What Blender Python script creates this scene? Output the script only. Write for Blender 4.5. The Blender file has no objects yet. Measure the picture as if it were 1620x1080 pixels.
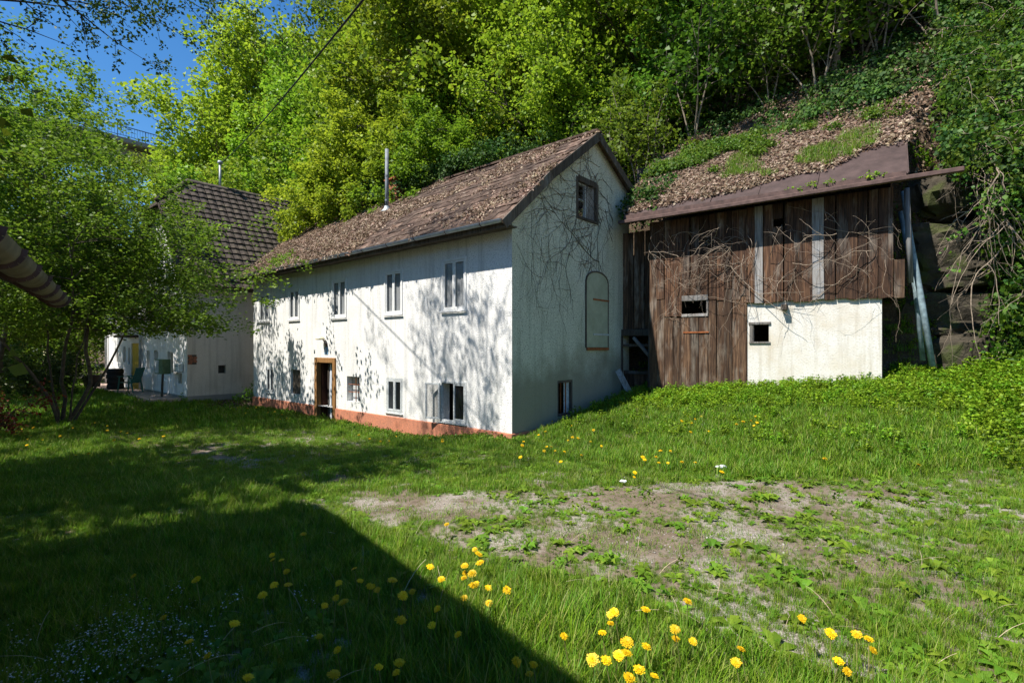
import bpy, bmesh, math, random
import numpy as np
from mathutils import Vector, Matrix

# ------------------------------------------------------------------ camera, sky, sun, exposure
SC = bpy.context.scene
COL = SC.collection
R = math.radians
CAM_Z = 1.85
cam = bpy.data.cameras.new('camera'); cam_o = bpy.data.objects.new('camera', cam); COL.objects.link(cam_o)
cam_o.location = (0, 0, CAM_Z); cam_o.rotation_euler = (R(90), 0, 0)
cam.sensor_width = 36; cam.lens = 820 / 1620 * 36; cam.shift_y = 10 / 1620
cam.clip_start = 0.05; cam.clip_end = 2000
SC.camera = cam_o
SUN_EL = R(57)
LX, LY = 0.875, 0.484                      # horizontal direction the light travels
world = bpy.data.worlds.new('World'); SC.world = world; world.use_nodes = True
wn = world.node_tree.nodes; wl = world.node_tree.links
sky = wn.new('ShaderNodeTexSky'); sky.sky_type = 'NISHITA'; sky.sun_disc = False
sky.sun_elevation = SUN_EL
sky.sun_rotation = math.atan2(-LX, -LY)
sky.air_density = 1.0; sky.dust_density = 0.0; sky.ozone_density = 4.0
wn['Background'].inputs['Strength'].default_value = 0.098
hs_ = wn.new('ShaderNodeHueSaturation'); hs_.inputs['Saturation'].default_value = 1.25
wl.new(sky.outputs[0], hs_.inputs['Color']); wl.new(hs_.outputs[0], wn['Background'].inputs[0])
sun = bpy.data.lights.new('sun', 'SUN'); sun.energy = 5.0; sun.angle = R(0.53); sun.color = (1, 0.95, 0.87)
sun_o = bpy.data.objects.new('sun', sun); COL.objects.link(sun_o)
ce = math.cos(SUN_EL)
sun_o.rotation_euler = Vector((LX * ce, LY * ce, -math.sin(SUN_EL))).to_track_quat('-Z', 'Y').to_euler()
sun_o.location = (-20, -10, 40)
SC.view_settings.view_transform = 'Standard'; SC.view_settings.look = 'None'
SC.view_settings.exposure = 0.82; SC.view_settings.gamma = 1.0
SC.cycles.max_bounces = 5; SC.cycles.diffuse_bounces = 2; SC.cycles.transmission_bounces = 4
SC.cycles.transparent_max_bounces = 6; SC.cycles.caustics_reflective = False; SC.cycles.caustics_refractive = False

# ------------------------------------------------------------------ frames of reference
C1, S1 = .7536, .6574                      # long house: x along the front, y into the hill
OX, OY = 0.0, 10.46
def hw(x, y, z=0.0): return (OX + x * C1 + y * S1, OY - x * S1 + y * C1, z)
HROT = math.atan2(-S1, C1)
BOX, BOY = 2.67, 13.52                     # barn
BROT = math.atan2(-.584, .812)
def bw(x, y, z=0.0):
    c, s = math.cos(BROT), math.sin(BROT)
    return (BOX + x * c - y * s, BOY + x * s + y * c, z)

# ------------------------------------------------------------------ small helpers
def tag(o, label=None, cat=None, group=None, kind=None):
    if label: o['label'] = label
    if cat: o['category'] = cat
    if group: o['group'] = group
    if kind: o['kind'] = kind
    return o
def empty(name, loc, rz=0, label=None, cat=None, group=None):
    o = bpy.data.objects.new(name, None); COL.objects.link(o)
    o.location = loc; o.rotation_euler = (0, 0, rz); o.empty_display_size = .2
    return tag(o, label, cat, group)
def link(name, me, parent=None):
    o = bpy.data.objects.new(name, me); COL.objects.link(o)
    if parent is not None: o.parent = parent
    return o
def np_mesh(name, v, f, mats=(), smooth=False, mi=None):
    """v (n,3), f (m,k) arrays, every face with k corners"""
    v = np.asarray(v, np.float32); f = np.asarray(f, np.int32)
    me = bpy.data.meshes.new(name)
    me.vertices.add(len(v)); me.vertices.foreach_set('co', v.ravel())
    m, k = f.shape
    me.loops.add(m * k); me.loops.foreach_set('vertex_index', f.ravel())
    me.polygons.add(m); me.polygons.foreach_set('loop_start', np.arange(0, m * k, k, dtype=np.int32))
    me.polygons.foreach_set('loop_total', np.full(m, k, np.int32))
    if mi is not None: me.polygons.foreach_set('material_index', np.asarray(mi, np.int32))
    if smooth: me.polygons.foreach_set('use_smooth', np.ones(m, bool))
    for mt in mats: me.materials.append(mt)
    me.update(calc_edges=True); me.validate()
    return me
class MB:
    def __init__(s): s.v = []; s.f = []
    def add(s, vs, fs):
        b = len(s.v); s.v += [tuple(p) for p in vs]; s.f += [tuple(b + i for i in q) for q in fs]
        return s
    def box(s, x0, x1, y0, y1, z0, z1):
        v = [(x0,y0,z0),(x1,y0,z0),(x1,y1,z0),(x0,y1,z0),(x0,y0,z1),(x1,y0,z1),(x1,y1,z1),(x0,y1,z1)]
        return s.add(v, [(0,3,2,1),(4,5,6,7),(0,1,5,4),(1,2,6,5),(2,3,7,6),(3,0,4,7)])
    def bar(s, a, b, w, h, up=(0, 0, 1), taper=1.0):
        a = Vector(a); b = Vector(b); d = (b - a).normalized(); up = Vector(up)
        if abs(d.dot(up)) > .98: up = Vector((0, 1, 0))
        x = d.cross(up).normalized(); y = x.cross(d).normalized()
        v = []
        for p, k in ((a, 1), (b, taper)):
            for sx, sy in ((-1,-1),(1,-1),(1,1),(-1,1)): v.append(p + x * (sx * w / 2 * k) + y * (sy * h / 2 * k))
        return s.add(v, [(0,1,2,3),(7,6,5,4),(0,4,5,1),(1,5,6,2),(2,6,7,3),(3,7,4,0)])
    def tube(s, pts, rad, n=6, cap=True):
        pts = [Vector(p) for p in pts]
        if not hasattr(rad, '__len__'): rad = [rad] * len(pts)
        v = []; f = []; m = len(pts); px = None
        for i, p in enumerate(pts):
            d = (pts[min(i + 1, m - 1)] - pts[max(i - 1, 0)])
            d = d.normalized() if d.length > 1e-9 else Vector((0, 0, 1))
            if px is None:
                up = Vector((0, 0, 1)) if abs(d.z) < .9 else Vector((1, 0, 0))
                px = d.cross(up).normalized()
            else:
                px = (px - d * px.dot(d))
                px = px.normalized() if px.length > 1e-6 else d.orthogonal().normalized()
            py = d.cross(px)
            for k in range(n):
                a = 2 * math.pi * k / n
                v.append(p + (px * math.cos(a) + py * math.sin(a)) * rad[i])
        for i in range(m - 1):
            for k in range(n):
                k2 = (k + 1) % n
                f.append((i * n + k, i * n + k2, (i + 1) * n + k2, (i + 1) * n + k))
        if cap: f.append(tuple(range(n - 1, -1, -1))); f.append(tuple((m - 1) * n + k for k in range(n)))
        return s.add(v, f)
    def lathe(s, prof, n=16, c=(0, 0, 0)):
        v = []; f = []
        for (r, z) in prof:
            for k in range(n):
                a = 2 * math.pi * k / n; v.append((c[0] + r * math.cos(a), c[1] + r * math.sin(a), c[2] + z))
        for i in range(len(prof) - 1):
            for k in range(n):
                k2 = (k + 1) % n; f.append((i*n+k, i*n+k2, (i+1)*n+k2, (i+1)*n+k))
        return s.add(v, f)
    def build(s, name, mats, parent=None, smooth=False, bevel=0):
        me = bpy.data.meshes.new(name); me.from_pydata(s.v, [], s.f)
        for m in (mats if isinstance(mats, (list, tuple)) else [mats]): me.materials.append(m)
        if bevel:
            bm = bmesh.new(); bm.from_mesh(me)
            bmesh.ops.bevel(bm, geom=bm.edges[:], offset=bevel, segments=1, affect='EDGES', clamp_overlap=True)
            bm.to_mesh(me); bm.free()
        if smooth: me.polygons.foreach_set('use_smooth', np.ones(len(me.polygons), bool))
        me.update(); 
        return link(name, me, parent)
def sstep(a, b, x):
    t = np.clip((np.asarray(x, float) - a) / (b - a), 0, 1); return t * t * (3 - 2 * t)
# value noise for terrain and masks
_rng = np.random.default_rng(7); _tab = _rng.random((256, 256))
def vnoise(x, y):
    xi = np.floor(x).astype(int); yi = np.floor(y).astype(int); fx = x - xi; fy = y - yi
    fx = fx * fx * (3 - 2 * fx); fy = fy * fy * (3 - 2 * fy)
    g = lambda i, j: _tab[i & 255, j & 255]
    return (g(xi, yi) * (1 - fx) + g(xi + 1, yi) * fx) * (1 - fy) + (g(xi, yi + 1) * (1 - fx) + g(xi + 1, yi + 1) * fx) * fy
def fbm(x, y, o=4):
    x = np.asarray(x, float); y = np.asarray(y, float); r = 0; a = .5
    for i in range(o): r = r + a * vnoise(x + 17.3 * i, y - 9.1 * i); x = x * 2.03; y = y * 2.03; a *= .5
    return r / (1 - .5 ** o)

# ------------------------------------------------------------------ materials
def mat(name):
    m = bpy.data.materials.new(name); m.use_nodes = True
    nt = m.node_tree; b = nt.nodes['Principled BSDF']
    b.inputs['Specular IOR Level'].default_value = .3
    return m, nt, b
def N(nt, typ, **kw):
    n = nt.nodes.new(typ)
    for k, v in kw.items(): setattr(n, k, v)
    return n
def coords(nt, scale=(1, 1, 1), rnd=0, which='Object'):
    tc = N(nt, 'ShaderNodeTexCoord'); mp = N(nt, 'ShaderNodeMapping'); mp.inputs['Scale'].default_value = scale
    nt.links.new(tc.outputs[which], mp.inputs['Vector'])
    if rnd:
        oi = N(nt, 'ShaderNodeObjectInfo'); mu = N(nt, 'ShaderNodeMath', operation='MULTIPLY'); mu.inputs[1].default_value = rnd
        nt.links.new(oi.outputs['Random'], mu.inputs[0]); cx = N(nt, 'ShaderNodeCombineXYZ')
        for i in range(3): nt.links.new(mu.outputs[0], cx.inputs[i])
        nt.links.new(cx.outputs[0], mp.inputs['Location'])
    return mp.outputs[0]
def noise(nt, vec, scale, detail=5, rough=.6):
    n = N(nt, 'ShaderNodeTexNoise'); n.inputs['Scale'].default_value = scale; n.inputs['Detail'].default_value = detail
    n.inputs['Roughness'].default_value = rough; nt.links.new(vec, n.inputs['Vector']); return n.outputs[0]
def ramp(nt, fac, stops, interp='LINEAR'):
    r = N(nt, 'ShaderNodeValToRGB'); cr = r.color_ramp; cr.interpolation = interp
    while len(cr.elements) < len(stops): cr.elements.new(.5)
    for e, (p, c) in zip(cr.elements, stops):
        e.position = p; e.color = (c[0], c[1], c[2], 1) if hasattr(c, '__len__') else (c, c, c, 1)
    nt.links.new(fac, r.inputs[0]); return r.outputs[0]
def mix(nt, fac, a, b, blend='MIX'):
    m = N(nt, 'ShaderNodeMix', data_type='RGBA', blend_type=blend)
    for sock, val in ((m.inputs[0], fac), (m.inputs[6], a), (m.inputs[7], b)):
        if hasattr(val, 'is_linked'): nt.links.new(val, sock)
        elif hasattr(val, '__len__'): sock.default_value = (*val, 1)
        else: sock.default_value = val
    return m.outputs[2]
def bump(nt, b, h, strength=.5, dist=.02):
    n = N(nt, 'ShaderNodeBump'); n.inputs['Strength'].default_value = strength; n.inputs['Distance'].default_value = dist
    nt.links.new(h, n.inputs['Height']); nt.links.new(n.outputs[0], b.inputs['Normal'])
def setc(nt, b, c, rough=.9):
    if hasattr(c, 'is_linked'): nt.links.new(c, b.inputs['Base Color'])
    else: b.inputs['Base Color'].default_value = (*c, 1)
    b.inputs['Roughness'].default_value = rough
def simple(name, c, rough=.8, metal=0, var=.25, scale=9):
    m, nt, b = mat(name); v = coords(nt, rnd=7); n = noise(nt, v, scale)
    d = tuple(x * (1 - var) for x in c); l = tuple(min(1, x * (1 + var)) for x in c)
    setc(nt, b, ramp(nt, n, [(.3, d), (.7, l)]), rough); b.inputs['Metallic'].default_value = metal
    bump(nt, b, noise(nt, v, scale * 6, 3), .15, .01); return m
def plaster(name, base, dirt, shade_speck, dirt_lo, dirt_hi, grain=70, bstr=.9, low=None):
    m, nt, b = mat(name); v = coords(nt)
    big = noise(nt, v, .9, 6, .65); mid = noise(nt, v, 6, 5); gr = noise(nt, v, grain, 2, .5)
    c = mix(nt, ramp(nt, big, [(dirt_lo, 0.), (dirt_hi, 1.)]), base, dirt)
    c = mix(nt, ramp(nt, mid, [(.35, .22), (.62, 0.)]), c, tuple(x * .8 for x in base))
    st = noise(nt, coords(nt, (5, 5, .35)), 1.3, 5, .6)
    c = mix(nt, ramp(nt, st, [(.50, 0.), (.68, .55)]), c, tuple(x * .72 for x in dirt))
    sp = ramp(nt, gr, [(.36, .85), (.45, 0.)])  # dark specks: small grain shadows and dirt put into the colour
    c = mix(nt, sp, c, shade_speck)
    if low:                                    # rising damp: stains that stay on the wall foot
        sx = N(nt, 'ShaderNodeSeparateXYZ'); nt.links.new(v, sx.inputs[0])
        ad = N(nt, 'ShaderNodeMath', operation='MULTIPLY_ADD'); nt.links.new(big, ad.inputs[0]); ad.inputs[1].default_value = -2.2
        nt.links.new(sx.outputs[2], ad.inputs[2])
        k = ramp(nt, ad.outputs[0], [(0.0, .85), (.8, 0.)])
        c = mix(nt, k, c, low)
    setc(nt, b, c, .95); b.inputs['Specular IOR Level'].default_value = .1
    bump(nt, b, gr, bstr, .012); return m
M = {}
M['plaster'] = plaster('roughcast_white', (.80, .79, .76), (.66, .65, .61), (.42, .42, .41), .52, .80, 38)
M['gable'] = plaster('roughcast_mossy', (.64, .63, .51), (.50, .50, .38), (.18, .18, .13), .44, .72, 38, low=(.27, .25, .18))
M['lime'] = plaster('lime_wash', (.70, .68, .63), (.56, .48, .35), (.55, .52, .45), .47, .72, 30, .4)
M['plinth'] = plaster('terracotta_plinth', (.56, .22, .13), (.42, .19, .13), (.30, .15, .10), .45, .7, 40, .5)
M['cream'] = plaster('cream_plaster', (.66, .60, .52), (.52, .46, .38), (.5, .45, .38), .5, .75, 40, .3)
M['white_house'] = plaster('white_house_plaster', (.82, .81, .80), (.74, .73, .72), (.7, .7, .7), .5, .8, 40, .3)
def wood(name, dark, mid, light, grey, greyamt=.5, rnd=31):
    m, nt, b = mat(name); v = coords(nt, (14, 14, .9), rnd); n1 = noise(nt, v, 1.6, 6, .65)
    v2 = coords(nt, (60, 60, 1.2), rnd); n2 = noise(nt, v2, 1.4, 3)
    v3 = coords(nt, (3, 3, .8), rnd); n3 = noise(nt, v3, 1.5, 4)
    c = ramp(nt, n1, [(.25, dark), (.5, mid), (.75, light)])
    c = mix(nt, ramp(nt, n3, [(.62 - .2 * greyamt, 0.), (.80 - .2 * greyamt, .9)]), c, grey)
    oi = N(nt, 'ShaderNodeObjectInfo')
    hv = N(nt, 'ShaderNodeHueSaturation'); nt.links.new(c, hv.inputs['Color'])
    nt.links.new(ramp(nt, oi.outputs['Random'], [(0, .55), (1, 1.35)]), hv.inputs['Value'])
    c2 = mix(nt, ramp(nt, n2, [(.36, .75), (.5, 0.)]), hv.outputs[0], tuple(x * .35 for x in dark))
    setc(nt, b, c2, .85); bump(nt, b, n2, .7, .006); return m
M['plank'] = wood('brown_plank', (.016, .009, .006), (.082, .040, .022), (.22, .120, .064), (.22, .185, .15), .42)
M['plank_low'] = wood('weathered_plank', (.020, .012, .008), (.085, .046, .026), (.24, .145, .082), (.26, .215, .17), .50)
M['grey_plank'] = wood('silver_plank', (.13, .11, .095), (.25, .23, .21), (.36, .34, .32), (.33, .33, .33), .6)
M['old_wood'] = wood('old_grey_wood', (.05, .038, .028), (.11, .085, .065), (.17, .14, .11), (.18, .17, .15), .5)
M['ochre'] = wood('ochre_frame', (.26, .12, .035), (.42, .21, .07), (.50, .27, .10), (.40, .24, .11), .1)
M['door_dark'] = wood('dark_door', (.05, .018, .010), (.09, .032, .018), (.13, .05, .028), (.11, .05, .03), .1)
M['white_paint'] = simple('white_window_paint', (.74, .74, .72), .5, 0, .1, 14)
M['old_paint'] = simple('flaking_window_paint', (.48, .50, .50), .7, 0, .35, 25)
M['galv'] = simple('galvanised_metal', (.40, .42, .43), .6, .35, .25, 6)
M['old_gutter'] = simple('stained_gutter', (.20, .175, .125), .8, 0, .35, 9)
M['flue'] = simple('dull_flue_metal', (.20, .215, .23), .7, .1, .3, 7)
M['pipe_blue'] = simple('blue_grey_pipe', (.19, .255, .28), .7, .0, .45, 9)
M['brown_metal'] = simple('brown_sheet_metal', (.066, .043, .039), .6, .1, .3, 4)
M['fascia'] = simple('rusted_brown_trim', (.10, .06, .05), .7, .0, .4, 8)
M['rust'] = simple('rusty_sheet', (.30, .10, .035), .85, .1, .4, 12)
M['concrete'] = simple('concrete', (.30, .29, .27), .9, 0, .2, .6)
M['rail_blue'] = simple('blue_rail_paint', (.10, .22, .42), .5)
M['rubber'] = simple('tyre_rubber', (.025, .025, .026), .75, 0, .3, 20)
M['green_plastic'] = simple('green_plastic', (.045, .17, .13), .45, 0, .15, 6)
M['yellow'] = simple('yellow_door_paint', (.66, .42, .06), .6, 0, .12, 3)
M['paving'] = simple('pink_paving', (.50, .37, .31), .9, 0, .2, 2)
M['cable'] = simple('black_cable', (.012, .012, .012), .6)
M['box_green'] = simple('green_box_paint', (.10, .16, .08), .6, 0, .3, 9)
M['shutter'] = simple('pale_green_iron_shutter', (.40, .41, .29), .7, 0, .15, 4)
M['tan_blind'] = simple('tan_blind', (.42, .36, .27), .8, 0, .1, 3)
M['brick'] = simple('old_brick', (.34, .13, .07), .95, 0, .35, 14)
M['curtain'] = simple('curtain_reflection_grey', (.60, .62, .63), .9, 0, .12, 4)
M['striped'] = simple('pale_strip_curtain', (.58, .60, .64), .8, 0, .15, 4)
M['plate'] = simple('blue_number_plate', (.22, .42, .66), .4, 0, .05)
M['digit'] = simple('white_enamel', (.85, .85, .85), .4, 0, .03)
M['lamp_glass'] = simple('cream_lamp_glass', (.72, .66, .46), .3, 0, .08)
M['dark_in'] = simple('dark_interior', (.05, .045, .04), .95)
M['pot'] = simple('black_pot', (.03, .03, .03), .7)
def glass():
    m, nt, b = mat('window_glass'); setc(nt, b, (.03, .035, .04), .06); b.inputs['Specular IOR Level'].default_value = .7
    b.inputs['Alpha'].default_value = .22; return m
M['glass'] = glass()
def rock():
    m, nt, b = mat('mossy_rock'); v = coords(nt); n = noise(nt, v, 1.6, 8, .7)
    c = ramp(nt, n, [(.3, (.022, .019, .013)), (.5, (.06, .05, .035)), (.7, (.12, .10, .07))])
    c = mix(nt, ramp(nt, noise(nt, v, 2.7, 5), [(.5, 0.), (.62, .8)]), c, (.06, .075, .02))
    setc(nt, b, c, .95); bump(nt, b, noise(nt, v, 5, 8, .7), 1, .08); return m
M['rock'] = rock()
def ground_mat():
    m, nt, b = mat('soil_and_sand'); v = coords(nt)
    n = noise(nt, v, 1.1, 6, .65); n2 = noise(nt, v, 9, 5); n3 = noise(nt, v, 90, 2)
    soil = ramp(nt, n2, [(.3, (.11, .084, .060)), (.7, (.21, .165, .122))])
    sand = ramp(nt, n3, [(.32, (.15, .125, .10)), (.5, (.27, .235, .195)), (.72, (.46, .43, .39))])
    c = mix(nt, ramp(nt, n, [(.47, 0.), (.60, 1.)]), soil, sand)
    setc(nt, b, c, .95); b.inputs['Specular IOR Level'].default_value = .1
    bump(nt, b, noise(nt, v, 45, 4), .9, .02); return m
M['ground'] = ground_mat()
def hill_mat():
    m, nt, b = mat('forest_floor'); v = coords(nt); n = noise(nt, v, 3, 8, .7); n2 = noise(nt, v, 26, 4)
    c = ramp(nt, n, [(.3, (.030, .021, .013)), (.55, (.085, .056, .034)), (.75, (.15, .105, .065))])
    c = mix(nt, ramp(nt, n2, [(.5, 0.), (.7, .6)]), c, (.20, .145, .09))
    setc(nt, b, c, .95); bump(nt, b, n2, 1, .05); return m
M['hill'] = hill_mat()
def roof_mat():
    m, nt, b = mat('lichen_shingle'); v = coords(nt, rnd=19); n = noise(nt, v, 7, 6, .7)
    oi = N(nt, 'ShaderNodeObjectInfo')
    c = ramp(nt, n, [(.32, (.035, .019, .013)), (.52, (.082, .052, .038)), (.66, (.15, .112, .085)), (.76, (.42, .40, .37))])
    hv = N(nt, 'ShaderNodeHueSaturation'); nt.links.new(c, hv.inputs['Color'])
    nt.links.new(ramp(nt, oi.outputs['Random'], [(0, .6), (.8, 1.2), (1, 2.0)]), hv.inputs['Value'])
    setc(nt, b, hv.outputs[0], .95); bump(nt, b, n, .8, .02); return m
M['shingle'] = roof_mat()
def tile_mat():
    m, nt, b = mat('dark_concrete_tile'); v = coords(nt); n = noise(nt, v, 5, 6, .7)
    c = ramp(nt, n, [(.3, (.030, .024, .022)), (.55, (.085, .065, .052)), (.75, (.16, .14, .085))])
    setc(nt, b, c, .85); bump(nt, b, n, .5, .01); return m
M['tile'] = tile_mat()
def leaf_mat(name, cols, trans=.35, rough=.5, hue=(.475, .52)):
    m, nt, b = mat(name); g = N(nt, 'ShaderNodeNewGeometry'); oi = N(nt, 'ShaderNodeObjectInfo')
    st = [(i / max(1, len(cols) - 1), c) for i, c in enumerate(cols)]
    c = ramp(nt, g.outputs['Random Per Island'], st)
    hv = N(nt, 'ShaderNodeHueSaturation'); nt.links.new(c, hv.inputs['Color'])
    nt.links.new(ramp(nt, oi.outputs['Random'], [(0, .70), (1, 1.25)]), hv.inputs['Value'])
    mr = N(nt, 'ShaderNodeMath', operation='MULTIPLY'); mr.inputs[1].default_value = 7.31; nt.links.new(oi.outputs['Random'], mr.inputs[0])
    fr_ = N(nt, 'ShaderNodeMath', operation='FRACT'); nt.links.new(mr.outputs[0], fr_.inputs[0]); nt.links.new(ramp(nt, fr_.outputs[0], [(0, hue[0]), (1, hue[1])]), hv.inputs['Hue'])
    setc(nt, b, hv.outputs[0], rough); b.inputs['Specular IOR Level'].default_value = .25
    if trans:
        t = N(nt, 'ShaderNodeBsdfTranslucent'); nt.links.new(hv.outputs[0], t.inputs[0])
        mx = N(nt, 'ShaderNodeMixShader'); mx.inputs[0].default_value = trans
        nt.links.new(b.outputs[0], mx.inputs[1]); nt.links.new(t.outputs[0], mx.inputs[2])
        nt.links.new(mx.outputs[0], nt.nodes['Material Output'].inputs[0])
    return m
M['maple'] = leaf_mat('maple_leaf', [(.13, .23, .012), (.22, .34, .018), (.32, .43, .03), (.18, .29, .02)], .5)
M['leaf'] = leaf_mat('hill_leaf', [(.055, .12, .010), (.10, .19, .016), (.16, .26, .022)], .45)
M['olive'] = leaf_mat('olive_leaf', [(.11, .19, .014), (.18, .275, .02), (.26, .34, .03)], .5)
M['apple'] = leaf_mat('apple_leaf', [(.04, .085, .012), (.07, .12, .018), (.10, .15, .022)], .35)
M['ivy'] = leaf_mat('ivy_leaf', [(.02, .058, .010), (.04, .10, .015), (.085, .17, .02)], .3, .65)
M['red_leaf'] = leaf_mat('red_leaf', [(.16, .03, .018), (.24, .06, .02), (.06, .09, .015)], .3)
M['nettle'] = leaf_mat('nettle_leaf', [(.11, .215, .012), (.17, .32, .015), (.25, .40, .025)], .4)
M['grass'] = leaf_mat('grass_blade', [(.085, .195, .012), (.14, .29, .016), (.20, .35, .022), (.31, .34, .09)], .4)
M['weed'] = leaf_mat('weed_leaf', [(.08, .17, .014), (.13, .24, .018), (.18, .30, .03)], .35)
M['litter'] = leaf_mat('dry_leaf', [(.065, .036, .02), (.13, .078, .045), (.24, .16, .10), (.42, .33, .24), (.09, .05, .028)], .15, .8)
M['petal'] = leaf_mat('dandelion_yellow', [(.80, .50, .008), (.88, .60, .012)], .2, .5, (.495, .505))
M['stem'] = leaf_mat('flower_stem', [(.20, .25, .06), (.26, .24, .10)], .2)
M['straw'] = leaf_mat('dry_stalk', [(.36, .30, .18), (.46, .38, .25)], .1)
M['bark'] = simple('bark', (.085, .070, .055), .95, 0, .45, 10)
M['bark_pale'] = simple('pale_bark', (.20, .165, .125), .95, 0, .4, 10)
M['creeper'] = simple('bare_creeper', (.10, .08, .062), .95, 0, .4, 20)
M['dry_vine'] = simple('dry_vine', (.27, .21, .155), .95, 0, .4, 20)
M['stone'] = simple('pale_stone', (.34, .32, .29), .9, 0, .2, 20)

# ------------------------------------------------------------------ terrain
def ground_hs(x, s):
    x = np.asarray(x, float); s = np.asarray(s, float)
    z = .27 * sstep(0, 6, x) - .27 * sstep(.3, -3.0, x) * sstep(-15.5, -12, x)
    z = z + .18 * np.clip(s, 0, 5.6) * sstep(-.6, .6, x) + .55 * sstep(6, 9, x) * sstep(1.5, 5.5, s)
    f0 = 5.0 + .25 * sstep(-.4, .4, x) + .9 * sstep(6.1, 7.0, x) + 2.8 * sstep(-12.6, -14, x)
    z = z + 5.7 * sstep(f0, f0 + 1.2, s) + .85 * np.maximum(0, s - f0 - .9)
    z = z + (fbm(x * .9, s * .9) - .5) * (.10 + 1.1 * sstep(f0 + .5, f0 + 4, s)) + (fbm(x * 3.1 + 9, s * 3.1) - .5) * .05
    return z
def to_hs(X, Y):
    dx = np.asarray(X, float) - OX; dy = np.asarray(Y, float) - OY
    return dx * C1 - dy * S1, dx * S1 + dy * C1
def gz(X, Y): return ground_hs(*to_hs(X, Y))
def bare(x, s):
    """how bare the track is (0 grass .. 1 soil)"""
    n = fbm(x * .8 + 3, s * 1.5 + 11, 4)
    a = np.exp(-((s + 4.0 + .25 * np.sin(x * .5)) / .42) ** 2) * sstep(-9, -4, x) * (.75 + .35 * sstep(1, 3, x))
    b = np.exp(-((s + 2.2 + .2 * np.sin(x * .8)) / .45) ** 2) * sstep(.5, 3.5, x) * .80
    c = np.exp(-((s + 3.2) / 1.3) ** 2) * sstep(2, 5.5, x) * .28
    d = np.exp(-((s + 1.9) / .35) ** 2) * sstep(-11, -8, x) * sstep(1, -2, x) * .6
    k = np.maximum(np.maximum(a, b), np.maximum(c, d))
    return np.clip((k * .80 + (n - .5) * 3.6 + (fbm(x * 3.1, s * 4.2 + 7, 3) - .5) * 1.6 - .66 + .60 * np.exp(-((x - 2.0) / 1.8) ** 2 - ((s + 4.0) / .5) ** 2)) * 1.7, 0, 1) * sstep(.02, .25, k)
xa = np.concatenate([np.linspace(-110, -17, 40)[:-1], np.linspace(-17, 15, 230), np.linspace(15, 70, 30)[1:]])
sa = np.concatenate([np.linspace(-60, -12, 24)[:-1], np.linspace(-12, 9, 170), np.linspace(9, 75, 60)[1:]])
i_foot = int(np.searchsorted(sa, 4.9))
def sheet(name, s_axis, m, extra=0):
    gx, gs = np.meshgrid(xa, s_axis, indexing='ij'); z = ground_hs(gx, gs)
    X = OX + gx * C1 + gs * S1; Y = OY - gx * S1 + gs * C1
    v = np.stack([X, Y, z], -1).reshape(-1, 3); a, b = len(xa), len(s_axis)
    idx = np.arange(a * b).reshape(a, b)
    f = np.stack([idx[:-1, :-1], idx[1:, :-1], idx[1:, 1:], idx[:-1, 1:]], -1).reshape(-1, 4)
    o = link(name, np_mesh(name, v, f, [m], True)); o['kind'] = 'structure'; return o
sheet('ground', sa[:i_foot + 1], M['ground'])
sheet('hillside', sa[i_foot:], M['hill'])

# ------------------------------------------------------------------ walls with openings
def wall_cols(mb, cuts, z0, topf, opens, P, depth=.28):
    """u-cuts, bottom, top(u), openings (u0,u1,za,zb), P(u,d,z)->point with d inward. Front skin plus reveals."""
    us = sorted(set([round(c, 4) for c in cuts] + [round(o[i], 4) for o in opens for i in (0, 1)]))
    for a, b in zip(us[:-1], us[1:]):
        cov = sorted([o for o in opens if o[0] <= a + 1e-4 and o[1] >= b - 1e-4], key=lambda o: o[2])
        lo = z0
        for o in cov:
            mb.add([P(a, 0, lo), P(b, 0, lo), P(b, 0, o[2]), P(a, 0, o[2])], [(0, 1, 2, 3)]); lo = o[3]
        mb.add([P(a, 0, lo), P(b, 0, lo), P(b, 0, topf(b)), P(a, 0, topf(a))], [(0, 1, 2, 3)])
    for (a, b, za, zb) in opens:
        q = [(a, za), (b, za), (b, zb), (a, zb)]
        for i in range(4):
            (u1, w1), (u2, w2) = q[i], q[(i + 1) % 4]
            mb.add([P(u1, 0, w1), P(u1, depth, w1), P(u2, depth, w2), P(u2, 0, w2)], [(0, 1, 2, 3)])
def framebars(mb, x0, x1, z0, z1, w, y0, y1):
    mb.box(x0, x0 + w, y0, y1, z0, z1); mb.box(x1 - w, x1, y0, y1, z0, z1)
    mb.box(x0 + w, x1 - w, y0, y1, z0, z0 + w); mb.box(x0 + w, x1 - w, y0, y1, z1 - w, z1)
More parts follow.
